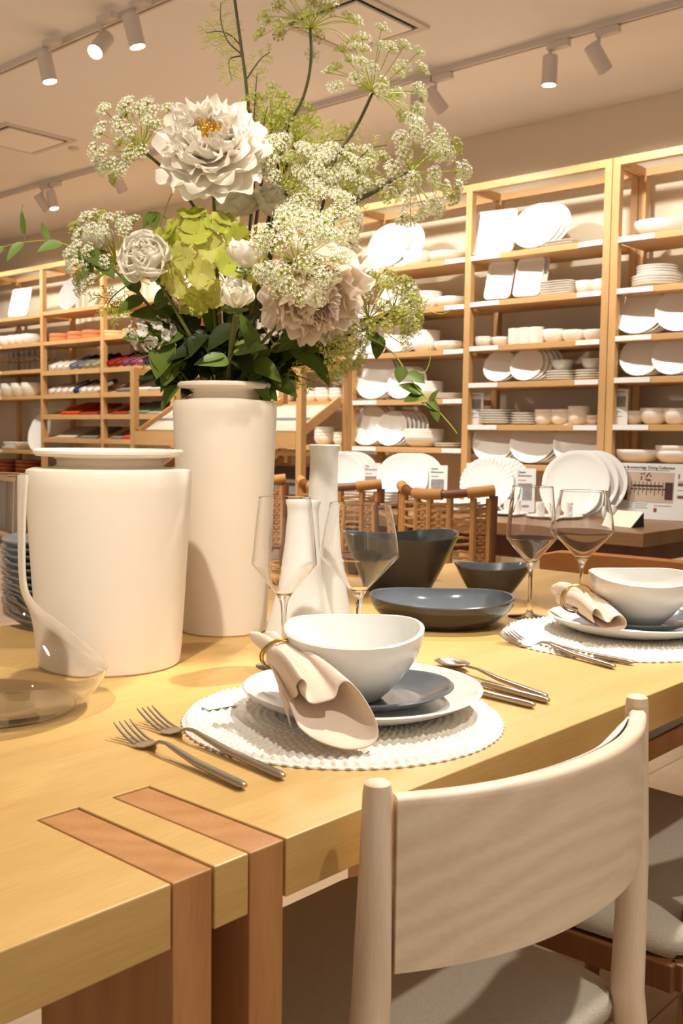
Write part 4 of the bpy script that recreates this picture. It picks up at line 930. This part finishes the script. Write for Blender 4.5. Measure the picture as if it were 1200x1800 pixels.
# end chair (faces the table from its far end)
t = thing('dining_chair', (2.35, 1.24, 0), 'orange-brown wooden chair at the far end of the table, only its top rail showing', 'chair')
xb = 2.57
rows = []
for s, z in ((-1, .655), (-1, .757), (1, .762), (1, .655)): rows.append([Vector((xb+.04*(1-(2*i/12-1)**2)+s*.011, .945+.60*i/12, z-.012*(i == 0 or i == 12)*(z > .7))) for i in range(13)])
mb = MB().grid(rows, closed_u=True); mb.f += [tuple(i*13 for i in range(4)), tuple(i*13+12 for i in (3, 2, 1, 0))]; mb.mi += [0, 0]
mb.build('backrest', ORANGE, t, ang=40)
sm = seat_mb(-.27, .27, -.24, .24, .06, .425, .485); sm.v = [Vector((2.27-v.y, 1.235+v.x, v.z)) for v in sm.v]
sm.build('seat', FABG, t, ang=70)
MB().bar((2.05, .985, .40), (2.05, 1.485, .40), .022, .046).bar((2.05, .985, .40), (2.52, .985, .40), .022, .046).bar((2.05, 1.485, .40), (2.52, 1.485, .40), .022, .046).bar((2.52, .985, .40), (2.52, 1.485, .40), .022, .046).build('seat_frame', ORANGE, t, smooth=False, bevel=.003)
for y in (.985, 1.485):
    MB().bar((2.05, y, .376), (2.05, y, 0), .036, .036, (0, 1, 0)).build('leg', ORANGE, t, smooth=False, bevel=.005)
    MB().tube([(2.565, y, .68), (2.53, y, .43), (2.58, y, 0)], [.016, .018, .013], 12).build('leg', ORANGE, t)
# ---------------------------------------------------------------- bouquet
random.seed(11)
GR = mat('stem_green', rgb(96, 98, 34), .5, vary=.1); GRD = mat('stem_dark', rgb(72, 70, 30), .5, vary=.15)
LIME = mat('umbel_green', rgb(168, 172, 44), .6, vary=.15, nscale=40)
UMBW = mat('lace_floret', rgb(236, 232, 206), .7, vary=.05); UMBG = mat('lace_floret_green', rgb(178, 176, 92), .7, vary=.15, nscale=60)
def petm(name, c, rough=.55): 
    m = mat(name, c, rough, sss=.0, vary=.05, nscale=30, spec=.2); n = m.node_tree.nodes; l = m.node_tree.links
    tr = n.new('ShaderNodeBsdfTranslucent'); tr.inputs['Color'].default_value = c; mx = n.new('ShaderNodeMixShader'); mx.inputs[0].default_value = .38
    l.new(n['Principled BSDF'].outputs[0], mx.inputs[1]); l.new(tr.outputs[0], mx.inputs[2]); l.new(mx.outputs[0], n['Material Output'].inputs['Surface']); return m
PEO = petm('peony_petal', rgb(250, 243, 230)); PEO2 = petm('peony_petal_blush', rgb(246, 232, 214)); WHP = petm('white_petal', rgb(248, 242, 226))
HY = [petm('hydrangea_lime', rgb(196, 198, 84)), petm('hydrangea_yellow', rgb(216, 212, 116)), petm('hydrangea_blush', rgb(212, 196, 146))]
YEL = mat('stamen_yellow', rgb(246, 200, 80), .7); LEAF = mat('leaf_green', rgb(84, 100, 30), .6, spec=.2, vary=.25, nscale=20); LEAFD = mat('leaf_dark', rgb(44, 52, 16), .6, spec=.2, vary=.25, nscale=20); LEAFL = mat('leaf_light', rgb(112, 134, 60), .45, vary=.15)
def F(px, py, d=0): return at(px, py, RB+d)
MOUTH = Vector((tc_.x, tc_.y, TZ+.38))
def frame(axis, roll=0):
    z = Vector(axis).normalized(); return z.to_track_quat('Z', 'Y').to_matrix().to_4x4() @ Matrix.Rotation(roll, 4, 'Z')
def petal(mb, M, phi, r0, z0, L, Wd, e0, curl, cup, ruf=.003, nu=7, nv=8, seed=0, soft=False, wp=.75):
    rnd = random.Random(seed); ph = rnd.uniform(0, 6.28); P = []
    rho, z = r0, z0; th = e0
    path = []
    for i in range(nv+1): path.append((rho, z, th)); rho += cos(th)*L/nv; z += sin(th)*L/nv; th += curl/nv
    for i, (rh, zz, th) in enumerate(path):
        v = i/nv; w = Wd*min(1, .28+1.35*v**wp)*((1-.46*max(0, (v-.55)/.45)**2) if soft else sqrt(max(.04, 1-max(0, (v-.5)/.505)**3.2))); row = []
        nx, nz = -sin(th), cos(th)      # toward the flower's inside
        for j in range(nu):
            u = -1+2*j/(nu-1); lift = cup*u*u*w*(1-.6*v)+ruf*sin(5*u+ph+2*v)*v*v*2
            endv = (-.2*L*(v**4)*abs(u)**2.2+.014*L*v**6*sin(9*u+ph)) if soft else -.12*L*(v**6)*u*u
            a = Vector((rh+nx*lift+cos(th)*endv, u*w*(1-.25*cup*abs(u)), zz+nz*lift+sin(th)*endv))
            row.append(M @ (Matrix.Rotation(phi, 4, 'Z') @ a))
        P.append(row)
    mb.grid(P)
def stem(t, p, q, r=.003, m=GR, mid=None, name='stem'):
    pts = [Vector(p)]+[Vector(x) for x in (mid or [])]+[Vector(q)]
    pts = spl(pts, 6) if len(pts) > 2 else pts
    return MB().tube(pts, [r*(1.15-.3*i/(len(pts)-1)) for i in range(len(pts))], 8).build(name, m, t)
_sc = [0]
def inmouth():
    _sc[0] += 1; a = _sc[0]*2.4; r = .012+.024*((_sc[0]*.618) % 1)
    return MOUTH+Vector((r*cos(a), r*sin(a), -.12))
def midm(end, f=.45):
    a = MOUTH+Vector((0, 0, .02)); b = Vector(end); k = a.lerp(b, f); lim = (b-a); lim.z = 0
    q = a+lim*.25; q.z = a.z+(b.z-a.z)*.45
    return q
def neck(end):   # a point just inside the vase mouth towards the flower
    d = Vector(end)-MOUTH; d.z = 0; L = d.length
    return MOUTH+(d/L*min(.03, L*.3) if L > 0 else d)+Vector((0, 0, .03))

def flower(c, axis, layers, label, name, m, stamens=0, sub=0, calyx=True, seed=1, stemto=True):
    t = thing(name, c, label, 'flower'); M = Matrix.Translation(c) @ frame(axis)
    mb = MB(); s = seed*100; rnd = random.Random(seed)
    for (n, r0, z0, L, Wd, e0, curl, cup, jit) in layers:
        off = rnd.uniform(0, 6)
        for i in range(n):
            s += 1; j = lambda a: a*(1+jit*rnd.uniform(-1, 1))
            petal(mb, M, off+2*pi*i/n+rnd.uniform(-.15, .15), r0, z0, j(L), j(Wd), R(e0+rnd.uniform(-10, 10)*jit*3), R(curl)*(1+jit*rnd.uniform(-1, 1)), cup, .0045 if name == 'peony' else .0022, seed=s, nu=9 if name == 'peony' else 7, soft=name == 'peony')
    mb.build('petals', m, t, ang=180, sub=1)
    if stamens:
        sb = MB()
        for i in range(stamens):
            a = rnd.uniform(0, 6.28); r = rnd.uniform(0, .016); h = rnd.uniform(.03, .048)
            p = M @ Vector((r*.5*cos(a), r*.5*sin(a), .005)); q = M @ Vector((r*1.5*cos(a), r*1.5*sin(a), h))
            sb.tube([p, q], [.0006, .0011], 5)
        sb.build('stamens', YEL, t)
    back = M @ Vector((0, 0, -.004))
    if calyx:
        cb = MB()
        for i in range(5): petal(cb, M, i*1.257, .003, -.006, .018, .007, R(-5), R(60), .3, .001, nu=5, nv=5, seed=i)
        cb.build('calyx', LEAFL, t, ang=180)
    if stemto:
        n = neck(c); stem(t, inmouth(), back, .003, GR, [n, n.lerp(back, .5)+Vector((0, 0, .01))])
    return t
V = -FO     # towards the camera
PEONY = [(9, .006, -.008, .100, .044, -32, 70, .12, .10), (10, .006, -.004, .096, .042, -20, 84, .15, .12), (10, .006, -.001, .090, .038, -10, 94, .18, .14), (10, .006, .001, .082, .034, 0, 100, .2, .16), (9, .006, .003, .073, .030, 11, 98, .24, .18), (9, .006, .005, .064, .025, 24, 88, .28, .2), (8, .008, .006, .056, .020, 38, 70, .3, .2), (7, .012, .006, .050, .015, 52, 44, .3, .2)]
flower(F(371, 258, -.10), V*.88+UP*.40-RT*.04, [(l[0], l[1], l[2], l[3]*.91, l[4]*.94)+l[5:] for l in PEONY], 'huge creamy white peony with a yellow centre, highest big bloom of the bouquet', 'peony', PEO, 60, seed=4)
flower(F(548, 508, -.11), V*.6+RT*.3-UP*.66, [(l[0], l[1], l[2], l[3]*.92, l[4]*.95, l[5]+10, l[6], l[7], l[8]) for l in PEONY], 'large blush peony drooping at the lower right of the bouquet', 'peony', PEO2, 0, seed=9)
flower(F(590, 462, -.03), V*.3+RT*.8+UP*.15, [(l[0]-2, l[1], l[2], l[3]*.62, l[4]*.8, l[5]+14, l[6], l[7], l[8]) for l in PEONY[:4]], 'pale blush peony half hidden behind the big white lace flower', 'peony', PEO2, 0, seed=15)
ROSE = [(5, .004, -.006, .060, .040, -4, 128, .35, .06), (5, .004, -.004, .057, .037, 12, 124, .4, .06), (5, .004, -.002, .053, .033, 28, 112, .45, .06), (5, .003, 0, .049, .028, 42, 98, .5, .06), (5, .003, .001, .045, .023, 56, 74, .5, .06), (4, .003, .002, .041, .018, 68, 50, .5, .06), (4, .002, .003, .037, .012, 80, 24, .5, .06)]
flower(F(259, 461, -.11), V*.85+UP*.25-RT*.1, ROSE, 'round white ranunculus-like bloom left of the lime hydrangea', 'lisianthus', WHP, seed=21)
BUD = [(5, .003, 0, .048, .026, 36, 84, .35, .1), (5, .003, 0, .045, .023, 54, 60, .4, .1), (4, .002, 0, .040, .016, 72, 28, .5, .1)]
flower(F(433, 472, -.20), UP*.8+V*.4, BUD, 'white lisianthus standing upright in front of the hydrangea', 'lisianthus', WHP, seed=23)
flower(F(414, 540, -.18), V*.6+UP*.65+RT*.1, BUD, 'white lisianthus bloom below the hydrangea', 'lisianthus', WHP, seed=25)
flower(F(172, 440, -.02), UP*.8+V*.3, BUD, 'white lisianthus bud inside the left lace flower', 'lisianthus', WHP, seed=27)
flower(F(483, 372, .02), V*.4+UP*.6+RT*.2, ROSE[:5], 'white bloom tucked behind and right of the big peony', 'lisianthus', WHP, seed=29)
flower(F(418, 372, .03), V*.3+UP*.7, ROSE[:5], 'white bloom directly below the big peony, above the hydrangea', 'lisianthus', WHP, seed=31)
# delphinium-like cluster
def cluster(c, R0, n, m, label, name, psize, seed, np_=4, flat=.85, hue=None, squash=(1, 1, 1), axis=None):
    rnd = random.Random(seed); t = thing(name, c, label, 'flower'); mb = MB(); st = MB(); k = 0
    for i in range(n):
        z = 1-2*(i+.5)/n; a = i*2.39996; d = Vector((sqrt(1-z*z)*cos(a), sqrt(1-z*z)*sin(a), z))
        if d.dot(V) < -.35: continue
        d2 = RT*d.dot(RT)*squash[0]+V*d.dot(V)*squash[1]+UP*d.dot(UP)*squash[2]
        p = Vector(c)+d2*R0*rnd.uniform(.88, 1.08)
        M = Matrix.Translation(p) @ frame(d+Vector((rnd.uniform(-.3, .3), rnd.uniform(-.3, .3), rnd.uniform(-.3, .3))), rnd.uniform(0, 6))
        mb.cur = rnd.choice(hue) if hue else 0
        for q in range(np_):
            k += 1; petal(mb, M, q*2*pi/np_, .001, 0, psize*rnd.uniform(.85, 1.15), psize*.62, R(rnd.uniform(0, 30)), R(rnd.uniform(-10, 30)), .12, .0015, nu=5, nv=5, seed=k+seed, wp=.9)
        st.tube([Vector(c)+d2*R0*.3, p], .0008, 4, cap=False)
    mb.build('petals', m, t, ang=180); st.build('flower_stalks', LIME, t)
    n_ = neck(c); stem(t, inmouth(), c, .0035, GR, [n_, n_.lerp(Vector(c), .5)])
cluster(F(368, 460, -.07), .066, 50, HY, 'lime green hydrangea in the middle of the bouquet', 'hydrangea', .027, 3, hue=(0, 0, 1, 1, 0, 2), squash=(1.14, .85, 1.06))
cluster(F(266, 585, -.05), .028, 26, WHP, 'small cluster of white florets at the lower left of the bouquet', 'white_stock_flower', .011, 5, squash=(1.3, .8, .9))
cluster(F(472, 590, -.03), .022, 20, PEO2, 'small cream floret cluster in the shade left of the drooping peony', 'white_stock_flower', .010, 8, squash=(1, .8, 1.3))

def lace(c, axis, Rr, nr, foot, label, white=.9, droop=0, ray=.00075, fl=18, seed=1, usize=.012, spread=75, mids=None, stemr=.003, srcs=None, bract=True):
    """umbel: rays from c, opening along axis"""
    Rr *= 1.08; usize *= 1.18; fl = int(fl*1.25)
    rnd = random.Random(seed); c = Vector(c); t = thing('lace_flower', c, label, 'flower'); M = frame(axis)
    rays, ped, flo = MB(), MB(), MB()
    for i in range(nr):
        f = sqrt((i+.6)/nr); a = i*2.39996+rnd.uniform(-.2, .2); th = R(spread)*f*rnd.uniform(.85, 1.1)
        L = Rr*rnd.uniform(.85, 1.08)*(1-.12*f)
        d = M.to_3x3() @ Vector((sin(th)*cos(a), sin(th)*sin(a), cos(th)))
        e = c+d*L+Vector((0, 0, -droop*L*f*f)); mid = c+d*L*.5+(M.to_3x3() @ Vector((cos(a), sin(a), 0)))*L*.10*f
        rays.tube(spl([c, mid, e], 4), ray, 5, cap=False)
        u = (e-mid).normalized()*.6+(M.to_3x3() @ Vector((0, 0, 1)))*.8; Mu = frame(u, rnd.uniform(0, 6))
        iw = rnd.random() < white
        for k in range(fl):
            g_ = sqrt((k+.5)/fl); b_ = k*2.39996; t2 = R(78)*g_
            l = usize*rnd.uniform(.8, 1.1); dv = Mu.to_3x3() @ Vector((sin(t2)*cos(b_), sin(t2)*sin(b_), cos(t2)*.8))
            q = e+dv*l; ped.tube([e, q], [.00045, .0003], 3, cap=False)
            flo.cur = 0 if iw else 1
            Mf = Matrix.Translation(q) @ frame(dv, rnd.uniform(0, 6)); pr = usize*.27*rnd.uniform(.8, 1.15)
            vs = [Mf @ Vector((0, 0, -.0004))]
            for w in range(5):
                w0 = 2*pi*w/5; vs += [Mf @ Vector((pr*.55*cos(w0-.45), pr*.55*sin(w0-.45), pr*.2)), Mf @ Vector((pr*cos(w0), pr*sin(w0), pr*.35)), Mf @ Vector((pr*.55*cos(w0+.45), pr*.55*sin(w0+.45), pr*.2))]
            flo.add(vs, [(0, 1+3*w, 2+3*w, 3+3*w) for w in range(5)])
            if k % 3 == 0: flo.add([Mf @ Vector((pr*.35*x, pr*.35*y, pr*.3+pr*.35*z)) for x, y, z in ((1, 0, 0), (0, 1, 0), (-1, 0, 0), (0, -1, 0), (0, 0, 1.2))], [(0, 1, 4), (1, 2, 4), (2, 3, 4), (3, 0, 4)])
    ped.v += []; rays.add(ped.v, ped.f)
    rays.build('rays', LIME, t); flo.build('florets', [UMBW, UMBG], t, smooth=False)
    if bract:
        bb = MB()
        for i in range(7):
            a = i*.9; d = M.to_3x3() @ Vector((cos(a), sin(a), -.15)); bb.tube([c, c+d*.012, c+d*.022+Vector((0, 0, -.004))], [.0009, .0007, .0003], 4)
        bb.build('bracts', LIME, t)
    if foot is not None: stem(t, foot[0], c, stemr, GRD, foot[1:])
    return t
def path(*pts): return [inmouth(), neck(F(*pts[0]))]+[F(*p) for p in pts]
lace(F(247, 262, -.02), -RT*.55+UP*.45+V*.4, .074, 32, path((420, 560, 0), (350, 380, .02), (290, 300, 0)), 'white lace flower arching left of the big peony', seed=1, spread=95, fl=20)
lace(F(205, 462, 0), -RT*.75+UP*.45+V*.3, .078, 34, path((400, 600, 0), (330, 520, 0), (262, 488, 0)), 'white lace flower spreading at the far left of the bouquet', seed=2, spread=85, fl=20)
lace(F(545, 49, .02), UP*.9+V*.1, .084, 30, path((450, 560, 0), (478, 350, .02), (503, 235, .02), (533, 170, .02), (546, 110, .02)), 'green-white lace flower on a tall curved stem at the top, seen from below', white=.45, seed=3, spread=88, droop=.25, fl=16, stemr=.0027)
lace(F(655, 162, .02), UP*.6+RT*.35+V*.3, .084, 32, path((455, 560, 0), (490, 400, .02), (560, 310, .02), (600, 262, .02), (630, 215, .02)), 'white lace flower on a slanting stem at the upper right', seed=4, white=.75, spread=98, droop=.15, fl=20, stemr=.003)
lace(F(722, 302, .0), RT*.8+V*.45-UP*.1, .078, 30, path((470, 560, 0), (560, 430, .01), (600, 370, .01), (660, 335, .0), (700, 308, .0)), 'white lace flower on the lowest arching stem at the far right', seed=5, white=.95, spread=92, fl=22, usize=.014, stemr=.004)
lace(F(637, 326, .03), RT*.3+UP*.5+V*.2, .055, 18, path((465, 560, 0), (560, 440, .02), (602, 362, .03)), 'small lace flower nested between the two right arching stems', seed=6, white=.7, spread=100, fl=18, stemr=.003)
lace(F(520, 462, -.18), V*.95+UP*.1+RT*.1, .070, 34, path((440, 600, -.02), (480, 520, -.08), (500, 470, -.16)), 'large white lace flower facing the camera beside the lime hydrangea', seed=7, white=1, spread=74, fl=22, usize=.0125)
lace(F(505, 330, -.02), V*.4+UP*.7+RT*.2, .07, 30, path((440, 580, 0), (470, 460, 0), (492, 390, 0)), 'dense white lace flower between the big peony and the arching stems', seed=8, white=.85, spread=88, fl=22, usize=.013)
lace(F(575, 330, .02), V*.3+UP*.6+RT*.4, .06, 26, path((450, 580, 0), (510, 460, .02), (556, 390, .02)), 'white lace flower at the base of the arching stems', seed=9, white=.9, spread=90, fl=22, usize=.013)
lace(F(560, 400, -.08), V*.7+UP*.4+RT*.3, .06, 24, path((450, 580, 0), (505, 500, -.02), (548, 430, -.05)), 'white lace flower just above the blush peony', seed=10, white=.95, spread=80, fl=22, usize=.013)
lace(F(648, 560, 0), RT*.55+UP*.55+V*.3, .072, 26, path((460, 610, 0), (540, 585, .01), (600, 572, 0)), 'greenish lace flower at the lower right, in front of the shelves', seed=11, white=.35, spread=80, fl=22, usize=.014)
lace(F(690, 545, .01), RT*.8+UP*.2+V*.25, .045, 16, path((465, 612, 0), (560, 600, .01), (640, 580, 0)), 'small greenish lace flower at the right tip of the lower right spray', seed=12, white=.4, spread=85, fl=20, usize=.014)
lace(F(572, 602, -.02), RT*.75-UP*.35+V*.3, .055, 20, path((455, 640, 0), (500, 615, 0), (545, 600, 0)), 'yellow-green lace flower hanging at the lower right below the peony', seed=13, white=.15, spread=75, fl=20, usize=.013)
lace(F(478, 218, .05), UP*.6+RT*.2, .055, 18, path((430, 560, .02), (455, 350, .05), (470, 260, .05)), 'small yellow-green lace flower right above the big peony', seed=14, white=.0, spread=100, fl=14, usize=.011)
lace(F(520, 250, .03), UP*.5+RT*.5, .05, 18, path((435, 560, .02), (480, 350, .04), (505, 290, .03)), 'small yellow-green lace flower between the two tall stems', seed=15, white=.1, spread=100, fl=14, usize=.011)

# dill-like fronds
def frond(pts, label, L=.03, n=8, seed=1, r=.0012, cont=None, m=LIME, name='dill_frond'):
    rnd = random.Random(seed); t = thing(name, pts[0], label, 'foliage'); sp_ = spl(pts, 8); mb = MB()
    MB().tube(sp_, [r*(1.2-.6*i/(len(sp_)-1)) for i in range(len(sp_))], 6).build('stem', GRD, t)
    def br(p, d, l, lev):
        q = p+d*l; mb.tube([p, p.lerp(q, .5)+Vector((0, 0, .06*l)), q], [.0006, .0005, .0003], 4, cap=False)
        if lev:
            for k in range(6):
                f = (k+1)/6.5; s = 1 if k % 2 else -1
                side = d.cross(V).normalized()*s
                br(p.lerp(q, f), (d*.6+side*.7+Vector((rnd.uniform(-.4, .4), rnd.uniform(-.4, .4), rnd.uniform(-.3, .4)))).normalized(), l*.42*(1.2-.5*f), lev-1)
    for i in range(n):
        k = int((len(sp_)-2)*(i+1)/n); d = (sp_[k+1]-sp_[k]).normalized(); s = 1 if i % 2 else -1
        side = d.cross(V).normalized()*s
        br(sp_[k], (d*.7+side*.9+V*rnd.uniform(-.4, .4)).normalized(), L*rnd.uniform(.8, 1.2)*(1.1-.4*i/n), 1 if seed in (1, 2, 3, 4, 5, 9, 10, 11, 13) else 2)
    mb.build('leaflets', m, t)
    return t
FR = [([F(450, 560, 0), F(440, 330, .04), F(434, 150, .03), F(420, 60, .03), F(411, -20, .03)], 'tall thin dill stem rising past the big peony to the top edge', .0),]
t = thing('tall_dill', F(434, 150, .03), 'tall dark thin stem rising right of the big peony to the top edge', 'foliage')
sp_ = spl([inmouth(), neck(F(440, 500)), F(445, 330, .05), F(434, 165, .03), F(422, 70, .03), F(411, -10, .03)], 8)
MB().tube(sp_, [.0032-.0008*i/len(sp_) for i in range(len(sp_))], 8).build('stem', GRD, t)
frond([F(421, 78, .03), F(405, 62, .03), F(384, 55, .03), F(362, 58, .03)], 'feathery dill sprig at the top left of the tall stem', .034, 8, 1)
frond([F(424, 95, .03), F(400, 72, .02), F(388, 36, .02), F(388, 4, .02)], 'feathery dill sprig reaching up at the top left', .026, 8, 2)
frond([F(423, 98, .03), F(404, 104, .02), F(403, 122, .02), F(408, 142, .02)], 'feathery dill sprig hanging left of the tall stem', .026, 8, 3)
frond([F(434, 138, .03), F(447, 118, .03), F(460, 102, .03), F(474, 92, .03)], 'feathery dill sprig between the tall stem and the top lace flower', .022, 7, 4)
frond([F(445, 250, .03), F(447, 200, .03), F(450, 150, .03), F(452, 128, .03)], 'thin dill sprig just right of the tall stem above the peony', .018, 8, 5)
frond([F(470, 320, .03), F(480, 270, .03), F(500, 225, .03), F(520, 200, .03)], 'bushy dill frond above the right side of the peony', .045, 11, 6)
frond([F(465, 300, .04), F(462, 250, .04), F(465, 210, .04), F(470, 188, .04)], 'bushy dill frond right behind the peony top', .04, 10, 7)
frond([F(500, 320, .03), F(540, 275, .03), F(580, 250, .03), F(606, 246, .03)], 'arching dill frond under the tall curved stem', .045, 11, 8)
frond([F(560, 330, .03), F(585, 290, .03), F(605, 255, .03), F(612, 225, .03)], 'dill frond beside the upper right slanting stem', .035, 10, 9)
frond([F(580, 330, .02), F(620, 290, .02), F(650, 262, .02), F(680, 255, .02)], 'dill frond crossing the right arching stems', .035, 9, 10)
frond([F(600, 372, .02), F(640, 350, .02), F(690, 325, .02), F(705, 345, .02)], 'dill frond under the far right arching stem', .03, 8, 11)
frond([F(450, 655, -.03), F(490, 655, -.03), F(520, 660, -.03), F(552, 672, -.03)], 'bright green feathery frond pointing right just above the vase rim', .03, 9, 12, .0015)
frond([F(300, 640, -.03), F(280, 628, -.03), F(262, 628, -.03), F(250, 632, -.03)], 'serrated green frond at the lower left of the bouquet', .022, 8, 13, .0015, m=LEAFL)
frond([F(225, 500, -.02), F(200, 520, -.02), F(190, 540, -.02), F(215, 560, -.02)], 'fine green sprig under the left lace flower', .03, 9, 14, .001)

def leaf(mb, p, d, up, L, Wd, bend=.3, fold=.25, nv=10, serr=0):
    d = Vector(d).normalized(); s = d.cross(up).normalized(); n = s.cross(d); P = []
    for i in range(nv+1):
        v = i/nv; w = Wd*sin(pi*v**.8)**.8*(1-.15*v)*(1+serr*(i % 2)); c = Vector(p)+d*(L*v)-n*bend*L*v*v
        P.append([c-s*w+n*fold*w, c-s*w*.5+n*fold*w*.35, c, c+s*w*.5+n*fold*w*.35, c+s*w+n*fold*w])
    mb.grid(P)
def leafstem(label, pts, leaves, m=LEAF, r=.0014, name='leafy_stem', sm=GR):
    t = thing(name, pts[0], label, 'foliage'); s_ = spl(pts, 8)
    MB().tube(s_, [r*(1.2-.5*i/(len(s_)-1)) for i in range(len(s_))], 6).build('stem', sm, t)
    for (f, dx, dy, dv, L, Wd, bend) in leaves:
        p = s_[int(f*(len(s_)-1))]; d = RT*dx+UP*dy+V*dv; q = MB()
        leaf(q, p, d, V*.8+UP*.6, L, Wd, bend); q.build('leaf', m, t, ang=180)
# dark leafy base
rnd = random.Random(3)
# individual leafy stems at the collar
specs = []
for i in range(22):
    a = -pi*.98+2*pi*i/22; specs.append(a)
for i in range(22):
    u = -1+2*(i+.5)/22; col = i % 2
    bx = 395+u*30; ex = 400+u*125+rnd.uniform(-15, 15); ey = rnd.uniform(545, 650)+abs(u)*10; dep = rnd.uniform(-.085, .03)
    base = MOUTH+RT*u*.032+V*rnd.uniform(.0, .02)+Vector((0, 0, -.02)); tip = F(ex, ey, dep)
    mid = base.lerp(tip, .5)+Vector((0, 0, .012))
    lv = []
    for k in range(4): lv.append((.45+.17*k, u*.6+rnd.uniform(-.8, .8), rnd.uniform(-.5, .9), rnd.uniform(-.1, .7), rnd.uniform(.045, .075), rnd.uniform(.012, .021), rnd.uniform(.1, .5)))
    leafstem(f'dark green leafy stem at the vase mouth, {i+1}{"st" if i in (0, 20) else "nd" if i in (1, 21) else "rd" if i == 2 else "th"} from the left', [base, mid, tip], lv, LEAFD if i % 3 else LEAF, .002)
    o = bpy.data.objects[-1] if False else None
for o in [q for q in COL.objects if q.get('label', '').startswith('dark green leafy stem')]: o['group'] = 'dark leafy stems around the vase mouth'
# broad mid-green leaves left and under the blooms
leafstem('green leafy stem under the white lisianthus at the left', [F(370, 640, -.03), F(310, 570, -.05), F(262, 535, -.06), F(236, 500, -.05)], [(.25, -.7, -.2, .3, .06, .02, .3), (.45, -.9, .2, .4, .06, .02, .3), (.6, .5, .5, .3, .06, .02, .2), (.75, -.9, -.3, .3, .045, .016, .3), (.9, -.6, .7, .3, .04, .015, .2), (1, -.2, 1, .2, .035, .013, .1)], LEAF)
leafstem('green leafy stem drooping at the lower left above the napkins shelf', [F(360, 650, -.02), F(320, 610, -.04), F(290, 590, -.05), F(278, 600, -.05)], [(.3, -.5, -.7, .3, .07, .024, .3), (.6, -.3, -1, .3, .07, .024, .2), (.8, -.9, .1, .3, .06, .02, .3), (1, .3, -1, .3, .06, .02, .3)], LEAF)
leafstem('green leafy stem right of the vase under the blush peony', [F(430, 655, -.02), F(470, 620, -.04), F(520, 612, -.05), F(545, 625, -.04)], [(.4, .7, .3, .4, .07, .018, .3), (.6, .8, -.4, .3, .07, .017, .4), (.8, .9, .2, .3, .06, .016, .3), (1, .7, -.8, .2, .055, .013, .4)], LEAF)
leafstem('broad leaf stem lit yellow-green in front of the vase centre', [F(400, 668, -.05), F(402, 640, -.08), F(410, 620, -.09)], [(.6, -.9, .2, .5, .05, .018, .5), (1, .9, .4, .5, .05, .018, .5)], LEAFL)
leafstem('sprig of two drooping leaves left of the peony stem', [F(330, 420, 0), F(285, 378, 0), F(270, 372, 0)], [(.9, -.7, -.9, .4, .035, .011, .2), (1, .1, -1, .5, .036, .013, .1)], LEAF, .001)
leafstem('thin vine rising to the left of the big peony', [F(262, 455, -.02), F(280, 400, -.01), F(300, 345, 0), F(322, 320, .02)], [], LEAF, .0009)
leafstem('leafy vine trailing off the left edge of the photo', [F(262, 500, -.03), F(200, 470, -.03), F(110, 428, -.03), F(50, 425, -.03), F(-20, 440, -.03)], [(.53, -.8, -.25, .4, .042, .013, .2), (.42, .4, -.8, .3, .05, .012, .3), (.62, -.35, .9, .2, .03, .006, -.2), (.80, -.5, -.5, .3, .04, .01, .3), (.93, -.6, -.6, .4, .045, .011, .2)], LEAFL, .0009, sm=LIME)
leafstem('curled tendril stem standing up from the left vine', [F(45, 424, -.03), F(38, 400, -.03), F(36, 380, -.03), F(40, 360, -.03)], [(.15, -.05, 1, .1, .04, .005, .0)], LEAF, .0007)
leafstem('green leaf sprig inside the left lace flower', [F(240, 495, -.04), F(185, 470, -.06), F(160, 448, -.06), F(146, 436, -.06)], [(.5, .7, -.6, .4, .045, .014, .2), (.95, .7, -.6, .5, .05, .015, .2), (.7, -.3, -1, .3, .045, .008, .1)], LEAF, .001)
leafstem('long vine trailing down in front of the right shelves', [F(560, 560, 0), F(640, 590, -.01), F(690, 620, -.02), F(722, 668, -.02), F(755, 705, -.02), F(790, 745, -.02), F(803, 762, -.02)], [(.42, -.2, -.9, .3, .03, .012, .1), (.46, .9, -.4, .3, .034, .013, .2), (.62, -.9, .35, .2, .042, .012, .1), (.63, -.9, -.1, .4, .036, .013, .3), (.66, .7, -.7, .3, .03, .008, .2), (.70, .3, -.95, .3, .032, .009, .1), (.73, -.7, .4, .3, .03, .007, .2), (.68, .4, .6, .2, .025, .005, .2)], LEAF, .0011, sm=LIME)
leafstem('small curly tendril beside the long right vine', [F(737, 655, -.02), F(748, 652, -.02), F(756, 630, -.02), F(752, 608, -.02)], [], LEAF, .0007, sm=LIME)
leafstem('thin yellow tendril pointing right in front of the second shelf', [F(700, 560, 0), F(740, 545, 0), F(775, 552, 0), F(796, 542, 0)], [], LEAF, .0008, sm=LIME)
leafstem('thin hanging sprig with a dark leaf right of the peony', [F(600, 560, 0), F(640, 580, 0), F(668, 590, 0)], [(1, -.2, -1, .3, .04, .013, .2), (.6, .6, -.6, .3, .035, .012, .2)], LEAF, .001)
# bouquet stems seen inside the mouth
for i, w in enumerate(('left', 'middle', 'right')):
    p = MOUTH+RT*(i-1)*.026+Vector((0, 0, -.15)); q = MOUTH+RT*(i-1)*.034+Vector((0, 0, .07+.02*(i % 2)))+V*.022
    o = one(MB().tube([p, p.lerp(q, .5), q], [.004, .0035, .003], 8), 'cut_stem', GR, p, f'thick green cut stem among the leaves in the vase mouth, {w} of three', 'stem', 'thick stems in the vase mouth')
